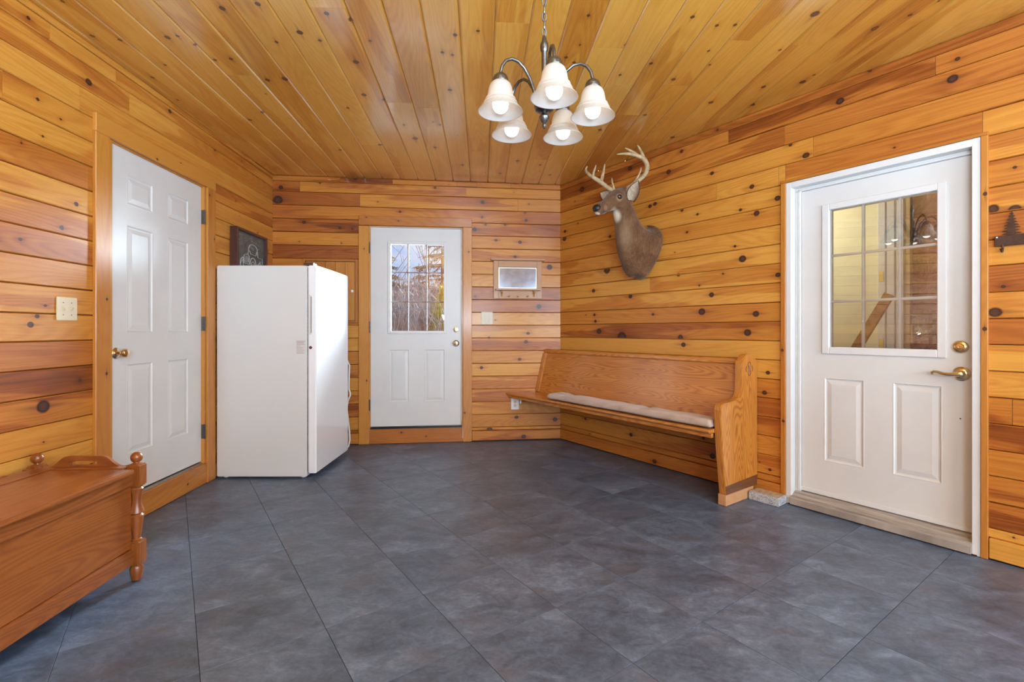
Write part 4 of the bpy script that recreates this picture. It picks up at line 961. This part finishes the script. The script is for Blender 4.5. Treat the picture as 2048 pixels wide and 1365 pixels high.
for ai, ang in enumerate((-83, -11, 61, 133, 205)):
    ca, sa = math.cos(R(ang)), math.sin(R(ang)); rr = .185
    def arm_pt(r, z): return (r * ca, r * sa, cz(z))
    P = [(.036, 2.000), (.046, 2.045), (.062, 2.085), (.085, 2.120), (.112, 2.140), (.140, 2.143), (.163, 2.130), (.178, 2.108), (.185, 2.080), (.185, 2.066)]
    arm = MB().tube([arm_pt(r, z) for r, z in P], .0062, 10).build('arm', m_bronze, cn, smooth=True)
    sx, sy = rr * ca, rr * sa; zb = cz(1.938)
    cap = MB().lathe([(.006, zb + .140), (.014, zb + .138), (.024, zb + .130), (.0285, zb + .120), (.0290, zb + .112)], (sx, sy, 0), 2, 24, cap=False)
    cap.lathe([(.0295, zb + .113), (.0305, zb + .111), (.0305, zb + .107), (.029, zb + .105)], (sx, sy, 0), 2, 24, cap=False)
    cap.build('fitter_cap', m_bronze, cn, smooth=True)
    b = MB()
    for q in range(10):
        a = 2 * math.pi * q / 10; b.box(-.0035, .0035, .0284, .0302, zb + .101, zb + .112)
        bb = MB().box(-.0038, .0038, .0290, .0306, zb + .099, zb + .111); n0 = len(b.v) - 8; b.v = b.v[:n0]; b.f = b.f[:-6]
        bb.tri(Matrix.Translation((sx, sy, 0)) @ Matrix.Rotation(a, 4, 'Z')); b.add(bb.v, bb.f)
    fr_ = b.build('fitter_prongs', m_bronze, cn); fr_['kind'] = 'stuff'
    sh = MB().lathe([(r, zb + h) for r, h in shade_prof + inner], (sx, sy, 0), 2, 40, cap=False)
    sh.build('lamp_shade', m_shade, cn, smooth=True)
    MB().lathe([(.013, zb + .105), (.0135, zb + .078), (.012, zb + .074)], (sx, sy, 0), 2, 16).build('lamp_socket', m_ivory, cn)
    MB().lathe([(.012, zb + .076), (.014, zb + .066), (.022, zb + .052), (.0285, zb + .038), (.0300, zb + .024), (.0275, zb + .010), (.020, zb - .001), (.010, zb - .007), (.001, zb - .0085)], (sx, sy, 0), 2, 20).build('light_bulb', m_bulb, cn, smooth=True)

# ------------------------------------------------------------------ mounted deer
UC = 1.07
x, y = on('R', UC, 0)
deer = empty('deer_head_mount', (x, y, 1.55), frame('R')[1], 'mounted white-tailed deer shoulder head with antlers on the right wall', 'deer mount')
def dz(z): return z - 1.55
def D(p): return Vector((p[0], -p[1], dz(p[2])))
def loft(rings, seg=28, squash=0.0):
    """rings: (off, z, dir_off, dir_z, half width, half height[, egg])"""
    vs = []; fs = []
    for (o, z, do, dzz, hw, hh, *eg) in rings:
        l = math.hypot(do, dzz); do, dzz = do / l, dzz / l; no, nz = dzz, -do   # towards the front/underside
        e = eg[0] if eg else 0
        for k in range(seg):
            a = 2 * math.pi * k / seg; c_, s_ = math.cos(a), math.sin(a)
            w = hw * s_ * (1 - e * c_)
            vs.append(D((w, o + no * hh * c_, z + nz * hh * c_)))
    n = len(rings)
    fs = [(i * seg + k, i * seg + (k + 1) % seg, (i + 1) * seg + (k + 1) % seg, (i + 1) * seg + k) for i in range(n - 1) for k in range(seg)]
    fs += [tuple(range(seg))[::-1], tuple(range((n - 1) * seg, n * seg))]
    return vs, fs
body = [(.006, 1.785, 1, 0, .175, .220, .42), (.02, 1.785, 1, .05, .196, .235, .42), (.06, 1.79, 1, .22, .200, .228, .40), (.10, 1.805, .9, .45, .180, .205, .36), (.145, 1.845, .75, .66, .146, .170, .30), (.185, 1.905, .55, .83, .118, .142, .25),
        (.210, 1.975, .42, .90, .100, .114, .20), (.236, 2.04, .36, .93, .088, .100, .18), (.264, 2.105, .34, .94, .080, .092, .15), (.284, 2.155, .34, .94, .073, .090), (.300, 2.19, .34, .94, .055, .065)]
head = [(.215, 2.225, .93, -.25, .030, .034), (.240, 2.222, .93, -.30, .056, .062), (.285, 2.207, .93, -.36, .070, .080, .08), (.335, 2.187, .93, -.40, .073, .079, .12), (.380, 2.164, .93, -.44, .062, .068, .10), (.425, 2.136, .93, -.44, .050, .060, .05), (.465, 2.112, .93, -.44, .044, .053), (.505, 2.090, .93, -.44, .041, .049), (.538, 2.074, .93, -.44, .039, .046), (.562, 2.064, .93, -.44, .033, .038), (.575, 2.060, .93, -.44, .018, .022)]
mb = MB()
for rg in (body, head): mb.add(*loft(rg))
# brow ridges, jaw, brisket folds
for s_ in (-1, 1):
    for c_, r_, sc in (((.050 * s_, .330, 2.218), .026, (1, 1.3, .8)), ((.040 * s_, .300, 2.125), .045, (.8, 1.2, .9)), ((.032 * s_, .352, 2.125), .030, (.7, 1.5, .7)), ((.020 * s_, .545, 2.072), .018, (.9, 1, 1)), ((.055 * s_, .285, 2.262), .020, (1, 1, 1.1))):
        mb.sphere(D(c_), r_, 14, 10, sc)
mb.sphere(D((0, .255, 2.268)), .040, 14, 10, (1.1, 1.1, .7))
mb.sphere(D((-.02, .13, 1.66)), .070, 16, 10, (1.0, .9, 1.3)); mb.sphere(D((-.05, .16, 1.70)), .050, 16, 10, (.8, .9, 1.8)); mb.sphere(D((.03, .07, 1.60)), .055, 16, 10, (1.1, 1, .8))
bm = bmesh.new(); vv = [bm.verts.new(p) for p in mb.v]
for q in mb.f:
    try: bm.faces.new([vv[i] for i in q])
    except ValueError: pass
bmesh.ops.recalc_face_normals(bm, faces=bm.faces)
me = bpy.data.meshes.new('tmp'); bm.to_mesh(me); bm.free()
tmp = bpy.data.objects.new('tmp', me); COL.objects.link(tmp)
md = tmp.modifiers.new('r', 'REMESH'); md.mode = 'VOXEL'; md.voxel_size = .0055
md = tmp.modifiers.new('s', 'SMOOTH'); md.factor = .6; md.iterations = 6
dg = bpy.context.evaluated_depsgraph_get(); ev = tmp.evaluated_get(dg); bme = bpy.data.meshes.new_from_object(ev)
bpy.data.objects.remove(tmp)
# keep the mount on the room side of the boards
for v_ in bme.vertices:
    if v_.co.y > -.0025: v_.co.y = -.0025
for p_ in bme.polygons: p_.use_smooth = True
t = NT('deer_fur'); pos = t.n('TexCoord').outputs['Object']
def blob(c, r, soft=.6, sc=(1, 1, 1)):
    mp = t.n('Mapping', vector_type='POINT'); 
    d_ = D(c); mp.inputs['Location'].default_value = (-d_.x * sc[0] , -d_.y * sc[1], -d_.z * sc[2]); mp.inputs['Scale'].default_value = sc; t.set(mp.inputs[0], pos)
    ln = t.n('VectorMath', operation='LENGTH'); t.set(ln.inputs[0], mp.outputs[0])
    wobble = t.math('ADD', ln.outputs['Value'], t.math('MULTIPLY', t.math('SUBTRACT', fn, .5), .018))
    return t.math('SUBTRACT', 1.0, t.step(wobble, r * (1 - soft), r))
mp = t.n('Mapping'); mp.inputs['Scale'].default_value = (90, 90, 26); t.set(mp.inputs[0], pos); fn = t.noise(mp.outputs[0], 1.0, 4, .7)
f2 = t.noise(pos, 9, 3, .6)
col = t.ramp(t.math('ADD', t.math('MULTIPLY', fn, .55), t.math('MULTIPLY', f2, .5)), (.32, (.065, .030, .014)), (.52, (.140, .066, .029)), (.74, (.245, .125, .058)))
col = t.mix(t.math('MULTIPLY', blob((0, .30, 2.25), .10, .8), .55), col, (.075, .040, .022))
col = t.mix(t.math('MULTIPLY', blob((0, .44, 2.155), .075, .8), .5), col, (.085, .050, .030))
for s_ in (-1, 1):
    col = t.mix(t.math('MULTIPLY', blob((.070 * s_, .372, 2.182), .040, .5), .60), col, (.42, .27, .155))
    col = t.mix(t.math('MULTIPLY', blob((.035 * s_, .500, 2.085), .032, .7), .6), col, (.30, .18, .10))
col = t.mix(t.math('MULTIPLY', blob((0, .37, 2.04), .070, .55, (.9, 1, .9)), .92), col, (.66, .57, .44))
col = t.mix(t.math('MULTIPLY', blob((0, .40, 2.09), .055, .7), .7), col, (.50, .40, .28))
col = t.mix(t.math('MULTIPLY', blob((.03, .27, 1.90), .10, .9, (1, 1.3, .55)), .45), col, (.36, .25, .15))
col = t.mix(t.math('MULTIPLY', blob((0, .555, 2.034), .028, .5), .95), col, (.68, .62, .52))
col = t.mix(t.math('MULTIPLY', blob((0, .490, 2.050), .032, .6), .7), col, (.55, .45, .33))
col = t.mix(t.math('MULTIPLY', blob((0, .518, 2.112), .026, .6), .8), col, (.05, .03, .02))
col = t.mix(t.math('MULTIPLY', blob((0, .11, 1.57), .10, .7, (.8, 1, 1.5)), .7), col, (.06, .035, .022))
m_fur = t.pbr(col, .85, 0, t.bump(fn, .7, .004), .15, sheen=.2)
dbody = bpy.data.objects.new('body', bme); COL.objects.link(dbody); dbody.parent = deer; bme.materials.clear(); bme.materials.append(m_fur)
m_nose = plain('wet_black_nose', (.018, .014, .013), .35, bump=.6, bscale=300)
nb = MB().sphere(D((0, .560, 2.080)), .035, 18, 12, (1.05, .85, .90)).build('nose', m_nose, deer, smooth=True)
b = MB()
for s_ in (-1, 1): b.sphere(D((.015 * s_, .586, 2.078)), .0065, 10, 8, (1, .6, .8))
b.build('nostril', m_black, nb)
MB().tube([D(p) for p in ((-.030, .520, 2.052), (-.022, .548, 2.049), (0, .558, 2.047), (.022, .548, 2.049), (.030, .520, 2.052), (.030, .490, 2.062))], .0035, 6).build('mouth', m_black, deer, smooth=True)
for s_ in (-1, 1):
    ee = MB().sphere(D((.0700 * s_, .372, 2.186)), .0225, 18, 12, (.62, 1.05, .85)).build('eye', m_eye, deer, smooth=True)
    MB().tube([D((.0745 * s_, .372 + (.0205) * math.cos(R(a)), 2.186 + .0150 * math.sin(R(a)))) for a in range(0, 360, 24)], .0030, 6, closed=True).build('eyelid', plain('eyelid', (.05, .028, .018), .6), ee, smooth=True)
m_earin = plain('ear_inner_fur', (.48, .37, .26), .9, var=.35, scale=60, bump=.5, bscale=200)
m_earout = plain('ear_outer_fur', (.12, .065, .038), .9, var=.4, scale=60)
def ear(base, tip, face, w, nm='ear'):
    base, tip, face = Vector(base), Vector(tip), Vector(face).normalized()
    ax = (tip - base); L_ = ax.length; ax.normalize(); side = ax.cross(face).normalized(); fc = side.cross(ax).normalized()
    n, m = 14, 10; outs = []
    for lay, (dd, ms) in enumerate(((-.004, 1.0), (.0035, .88))):
        vs = []; fs = []
        for i in range(n + 1):
            s = i / n; hw = w * (math.sin(math.pi * min(1, (s * .90 + .12))) ** .75) * (1 if lay == 0 else .86)
            if i == n: hw = .001
            for j in range(m + 1):
                q = j / m * 2 - 1
                cup = (q * q) * hw * (.95 - .5 * s)
                p = base + ax * (s * L_ * (1 if lay == 0 else .95) + (.004 if lay else 0)) + side * (q * hw) + fc * (cup + dd * (1 if lay == 0 else -1) * 0 + (0.004 if lay else 0) - .008 * s)
                vs.append(D_(p))
        fs = [(i * (m + 1) + j, i * (m + 1) + j + 1, (i + 1) * (m + 1) + j + 1, (i + 1) * (m + 1) + j) for i in range(n) for j in range(m)]
        outs.append((vs, fs))
    b = MB().add(*outs[0]); o = b.build(nm, m_earout, deer, smooth=True)
    md = o.modifiers.new('solid', 'SOLIDIFY'); md.thickness = .0045; md.offset = -1 if False else 0
    b = MB().add(*outs[1]); o2 = b.build('ear_inside', m_earin, o, smooth=True)
    return o
def D_(p): return (p.x, p.y, p.z)
ear(D((.080, .240, 2.170)), D((.160, .262, 2.312)), (.45, -1.0, .05), .052)
ear(D((-.070, .270, 2.200)), D((-.185, .335, 2.285)), (.15, -1.0, .15), .050)
def antler(paths):
    b = MB()
    for pts, rad in paths:
        P = [D(p) for p in pts]
        # smooth the line
        Q = []; Rr = []
        for i in range(len(P) - 1):
            p0, p1, p2, p3 = P[max(i - 1, 0)], P[i], P[i + 1], P[min(i + 2, len(P) - 1)]
            for k in range(5):
                s = k / 5
                Q.append(.5 * ((2 * p1) + (p2 - p0) * s + (2 * p0 - 5 * p1 + 4 * p2 - p3) * s * s + (3 * p1 - p0 - 3 * p2 + p3) * s ** 3))
                Rr.append((rad[i] + (rad[i + 1] - rad[i]) * s) * 1.12)
        Q.append(P[-1]); Rr.append(rad[-1]); b.tube(Q, Rr, 12)
    return b.build('antler', m_antler, deer, smooth=True)
antler([([(.052, .282, 2.258), (.078, .255, 2.285), (.115, .215, 2.325), (.165, .185, 2.375), (.198, .200, 2.425), (.205, .245, 2.470), (.185, .310, 2.492), (.140, .365, 2.508), (.075, .412, 2.513)], [.020, .0165, .0155, .0165, .0165, .0165, .013, .0105, .004]),
        ([(.203, .235, 2.462), (.200, .262, 2.510), (.182, .275, 2.560), (.172, .285, 2.584)], [.013, .0105, .0075, .003]),
        ([(.190, .295, 2.487), (.172, .325, 2.515), (.145, .358, 2.540), (.128, .378, 2.553)], [.012, .0105, .0075, .003]),
        ([(.085, .250, 2.290), (.105, .215, 2.345), (.135, .205, 2.400), (.150, .215, 2.430)], [.012, .0085, .006, .003]),
        ([(.052, .268, 2.250), (.056, .278, 2.274)], [.027, .022])])
antler([([(-.052, .288, 2.258), (-.078, .310, 2.285), (-.112, .338, 2.320), (-.150, .368, 2.362), (-.172, .405, 2.388), (-.175, .462, 2.405), (-.152, .525, 2.418), (-.130, .548, 2.430), (-.120, .545, 2.447)], [.020, .0155, .0155, .0175, .0150, .0125, .010, .0075, .004]),
        ([(-.150, .358, 2.360), (-.150, .340, 2.415), (-.145, .328, 2.470), (-.140, .322, 2.515)], [.0155, .0125, .0085, .003]),
        ([(-.172, .430, 2.395), (-.165, .428, 2.432), (-.158, .420, 2.462), (-.148, .418, 2.492)], [.0115, .009, .007, .003]),
        ([(-.060, .292, 2.270), (-.068, .300, 2.320), (-.074, .305, 2.352), (-.070, .313, 2.383)], [.010, .0075, .006, .003]),
        ([(-.052, .272, 2.250), (-.056, .285, 2.272)], [.027, .022])])

# ------------------------------------------------------------------ the room seen through the glazed door
x, y = on('R', 2.0, -1.3)
hall = put(MB().box(-1.6, .135, 0, .08, 0, 2.5).box(-.0, .37, -.10, -.02, 0, 2.5).build('wall_hall', m_drywall, None, 0, loc=(x, y, 0), rot=(0, 0, frame('R')[1])), 'pale yellow wall of the room beyond the glazed door', 'wall', None, 'structure')
MB().box(.137, .360, -.022, -.001, 0, 2.5).build('shaded_return', m_drywall_shade, hall)
for a, c_, y0 in ((.365, .415, -.135), (.418, .470, -.128), (.473, .522, -.12)): MB().box(a, c_, y0, -.02, 0, 2.5).build('door_casing', m_white2, hall, 2, bevel=.004)
MB().box(.524, .556, -.11, .0, 0, 2.5).build('stud', m_wood2, hall, 2)
t = NT('insulation_batts'); pos = t.n('TexCoord').outputs['Object']; sp = t.n('SeparateXYZ', {0: pos})
nn = t.noise(pos, 7, 6, .7, 1.5)
m_ins = t.pbr(t.ramp(nn, (.3, (.22, .070, .055)), (.55, (.36, .14, .11)), (.75, (.50, .25, .21))), .35, 0, t.bump(nn, 1.0, .03), .5, coat=.6, coat_r=.2)
MB().box(.558, 1.4, -.06, .02, 0, 2.5).build('insulation', m_ins, hall)
# crumpled clear sheeting over the batts
bm = bmesh.new(); r9 = random.Random(9); g = {}
import mathutils
for i in range(41):
    for j in range(61):
        px, pz = .56 + i * .0205, .55 + j * .02 * (.9 if j < 40 else .6)
        amp = .030 if pz < 1.25 else .010
        nz = mathutils.noise.fractal(Vector((px * 9, pz * 9, 2.0)), 1.0, 2.0, 5)
        g[i, j] = bm.verts.new((px, -.10 + nz * amp, pz))
for i in range(40):
    for j in range(60): bm.faces.new([g[i, j], g[i + 1, j], g[i + 1, j + 1], g[i, j + 1]])
me = bpy.data.meshes.new('plastic_sheeting'); bm.to_mesh(me); bm.free()
t = NT('clear_sheeting'); tr = t.n('BsdfTransparent', {0: (.93, .92, .92)}); gl = t.n('BsdfGlossy', {0: (1, 1, 1), 'Roughness': .12}); m_ = t.n('MixShader', {0: .16}); t.set(m_.inputs[1], tr.outputs[0]); t.set(m_.inputs[2], gl.outputs[0]); t.t.links.new(m_.outputs[0], t.out.inputs[0]); me.materials.append(t.m)
shb = bpy.data.objects.new('plastic_sheeting', me); COL.objects.link(shb); shb.parent = hall
b = MB().box(.392, .408, -.1375, -.1352, 1.545, 1.60).box(.392, .408, -.1375, -.1352, .98, 1.035)
for z0 in (1.50, .985): MB().box(.372, .402, -.1385, -.1353, z0, z0 + .075).build('hinge', plain('yellow_hinge', (.80, .62, .22), .4), hall)
# closing walls, floor and ceiling of that room
def hbox(name, q, mat, lab, cat): return put(MB().box(*q).build(name, mat, None, 0, loc=(x, y, 0), rot=(0, 0, frame('R')[1])), lab, cat, None, 'structure')
hbox('floor_hall', (-1.6, 2.4, -1.15, .1, -.12, -.006), m_wood2, 'floor of the room beyond the glazed door', 'floor')
hbox('ceiling_hall', (-1.6, 2.4, -1.15, .1, 2.5, 2.6), m_drywall, 'ceiling of the room beyond the glazed door', 'ceiling')
hbox('wall_hall_end', (-1.68, -1.6, -1.15, .1, -.1, 2.6), m_drywall, 'left end wall of the room beyond the glazed door', 'wall')
hbox('wall_hall_end', (2.4, 2.48, -1.15, .1, -.1, 2.6), m_drywall, 'right end wall of the room beyond the glazed door', 'wall')
hbox('wall_hall_far', (1.4, 2.4, -.06, .02, 0, 2.5), m_drywall, 'far right wall of the room beyond the glazed door', 'wall')
bx, by = on('R', 2.30, -.55)
pl_ = empty('leaning_board', (bx, by, 0), frame('R')[1], 'scuffed tan board leaning in the room beyond the glazed door', 'board')
ang = R(25)
b = MB().box(-.028, .028, -.018, .018, 0, 1.50); b.tri(Matrix.Translation((-.34, -.10, .02)) @ Matrix.Rotation(ang, 4, 'Y') @ Matrix.Rotation(R(-8), 4, 'X'))
b.build('board', plain('scuffed_board', (.40, .20, .055), .5, var=.6, scale=22), pl_)

# ------------------------------------------------------------------ outdoors
t = NT('winter_ground'); pos = t.n('TexCoord').outputs['Object']; nn = t.noise(pos, 2.5, 8, .75)
m_ground = t.pbr(t.ramp(nn, (.35, (.04, .032, .030)), (.5, (.066, .055, .052)), (.62, (.09, .08, .08)), (.72, (.09, .09, .10))), .95)
def gz(px, py): return -.35 + max(0, py - 8) * .20 - max(0, px + 2.2) * .12 * min(1, max(0, py - 9) / 5) + mathutils.noise.noise(Vector((px * .4, py * .4, 0))) * .35 * min(1, max(0, py - 7) / 3)
bm = bmesh.new(); g = {}
for i in range(31):
    for j in range(31):
        px, py = -16 + i * .9, 5.6 + j * .8
        hz = gz(px, py)
        g[i, j] = bm.verts.new((px, py, hz))
for i in range(30):
    for j in range(30): bm.faces.new([g[i, j], g[i + 1, j], g[i + 1, j + 1], g[i, j + 1]])
me = bpy.data.meshes.new('ground'); bm.to_mesh(me); bm.free(); me.materials.append(m_ground)
for p_ in me.polygons: p_.use_smooth = True
gr = bpy.data.objects.new('ground', me); COL.objects.link(gr); put(gr, 'brown winter hillside with patches of snow outside the back door', 'ground', None, 'structure')
m_twig = plain('grey_brown_twigs', (.22, .19, .18), .9, var=.5, scale=6)
m_twig2 = plain('sunlit_twigs', (.34, .31, .30), .9, var=.4, scale=6)  # sunlight on the stems is put into this paler colour
m_bark = plain('grey_bark', (.06, .05, .05), .9, var=.5, scale=8)
m_fir = plain('blue_green_needles', (.055, .075, .085), .9, var=.5, scale=10)
m_cedar = plain('yellow_green_foliage', (.42, .37, .05), .8, var=.5, scale=14)
def twigs(name, mat, n, seed, x0, x1, y0, y1, z0, z1, label, r=(.006, .014), ln=(.5, 1.3), lean=.5):
    r_ = random.Random(seed); b = MB()
    for _ in range(n):
        yy = r_.uniform(y0, y1); xx = r_.uniform(x0, x1) * yy / 10; zz = gz(xx, yy) + r_.uniform(z0, z1); L_ = r_.uniform(*ln)
        d = Vector((r_.uniform(-lean, lean), r_.uniform(-.3, .3), 1)).normalized() * L_; k = Vector((r_.uniform(-.2, .2), r_.uniform(-.2, .2), r_.uniform(-.1, .15))) * L_
        rr = r_.uniform(*r); p = Vector((xx, yy, zz)); b.tube([p, p + d * .5 + k * .5, p + d + k], [rr, rr * .7, rr * .25], 3)
        for q in range(2):
            s = p + d * r_.uniform(.3, .8); e = s + Vector((r_.uniform(-.5, .5), r_.uniform(-.3, .3), r_.uniform(.1, .6))) * L_ * .5
            b.tube([s, e], [rr * .5, rr * .2], 3)
    o = b.build(name, mat); put(o, label, 'brush', None, 'stuff'); return o
twigs('bare_brush', m_twig, 2600, 1, -3.4, -1.0, 8.2, 12, .0, 1.0, 'tangle of bare grey-brown brush outside the back door')
twigs('pale_brush', m_twig2, 520, 2, -3.2, -1.2, 8.0, 11, .4, 1.3, 'pale sunlit bare stems in front of the brush', r=(.005, .009))
twigs('far_brush', m_twig, 1200, 3, -3.4, -1.0, 12.5, 18, -.1, .35, 'far bare brush along the top of the hillside', r=(.010, .02), ln=(.7, 1.5))
def bare_tree(px, py, z0, h, seed, label, lean=0.0, r0=.05):
    r_ = random.Random(seed); root = empty('bare_tree', (px, py, z0), 0, label, 'tree'); b = MB(); tp = []
    for i in range(7): tp.append((lean * h * i / 6 + r_.uniform(-.03, .03), r_.uniform(-.03, .03), h * i / 6))
    b.tube(tp, [r0 * (1 - i / 7.5) for i in range(7)], 6); b.build('trunk', m_bark, root)
    b = MB()
    for k in range(26):
        s = r_.uniform(.2, .98); base = Vector((lean * h * s, 0, h * s)); a = r_.uniform(0, 6.28); L_ = h * .32 * (1.1 - s) + .25
        e = base + Vector((math.cos(a) * L_ * .7, math.sin(a) * L_ * .5, L_ * .8)); mdp = (base + e) / 2 + Vector((0, 0, -.06 * L_))
        b.tube([base, mdp, e], [r0 * .32, r0 * .2, .004], 4)
        for q in range(3):
            s2 = base.lerp(e, r_.uniform(.4, .95)); b.tube([s2, s2 + Vector((r_.uniform(-.3, .3), r_.uniform(-.2, .2), r_.uniform(.1, .4))) * L_], [r0 * .12, .003], 3)
    put(b.build('branches', m_bark, root), kind='stuff')
bare_tree(-3.62, 12.5, .1, 4.6, 21, 'bare tree at the left edge of the back door window', .05, .045)
bare_tree(-2.05, 12.0, .0, 4.4, 22, 'slim bare tree at the right side of the back door window', -.02, .03)
bare_tree(-1.80, 12.6, .0, 4.6, 23, 'slim bare tree beside another at the window right edge', .03, .03)
def fir(px, py, z0, h, w, seed, label, rows=9, droop=.25, skip=0):
    r_ = random.Random(seed); root = empty('fir_tree', (px, py, z0), 0, label, 'tree')
    MB().tube([(0, 0, 0), (0, 0, h)], [.09, .015], 7).build('trunk', m_bark, root)
    b = MB()
    for k in range(rows):
        s = (k + .5) / rows; zz = h * (.12 + .86 * s); L_ = w * (1 - s) ** .8 + .08
        for q in range(9):
            a = q / 9 * 6.28 + r_.uniform(-.2, .2); d = Vector((math.cos(a), math.sin(a), 0)); base = Vector((0, 0, zz + r_.uniform(-.08, .08)))
            e = base + d * L_ * r_.uniform(.75, 1.1) + Vector((0, 0, -droop * L_))
            b.tube([base, base.lerp(e, .5) + Vector((0, 0, .05 * L_)), e], [.02, .014, .004], 4)
            for m in range(int(10 + 16 * L_)):
                s2 = base.lerp(e, r_.uniform(.15, 1)); nd = Vector((r_.uniform(-.5, .5), r_.uniform(-.5, .5), r_.uniform(-.35, .12))) * .26
                b.tube([s2, s2 + nd], [.016, .003], 3)
    put(b.build('branches', m_fir, root), kind='stuff')
fir(-2.10, 14.5, .5, 5.6, 1.15, 31, 'dark fir with layered boughs at the upper right of the back door window', 14, .12)
fir(-4.35, 17.0, .6, 3.35, 1.0, 32, 'pointed dark fir at the upper left of the back door window', 9)
fir(-3.50, 18.0, .9, 2.75, .9, 33, 'small fir at the middle of the back door window', 8)
def cedar(px, py, z0, h, w, seed, label):
    r_ = random.Random(seed); root = empty('cedar_shrub', (px, py, z0), 0, label, 'shrub')
    MB().tube([(0, 0, 0), (0, 0, h * .9)], [.04, .01], 6).build('trunk', m_bark, root); b = MB()
    for k in range(2200):
        s = r_.random() ** .8; a = r_.uniform(0, 6.28); rr = w * (1 - s) ** .6 * r_.uniform(.3, 1); p = Vector((rr * math.cos(a), rr * math.sin(a), .05 + h * s))
        b.tube([p, p + Vector((math.cos(a) * .05, math.sin(a) * .05, r_.uniform(.04, .12)))], [.014, .003], 3)
    put(b.build('foliage', m_cedar, root), kind='stuff')
cedar(-1.22, 8.6, -.30, 2.10, .50, 41, 'yellow-green evergreen shrub at the lower right of the back door window')
b = MB().tube([(-4.1, 12.4, 2.62), (-3.0, 12.3, 2.30), (-1.8, 12.2, 1.85)], [.05, .06, .07], 7); put(b.build('fallen_trunk', m_bark), 'dark leaning trunk crossing the brush outside', 'log')
# outer stair landing in front of the back door keeps the ground in place
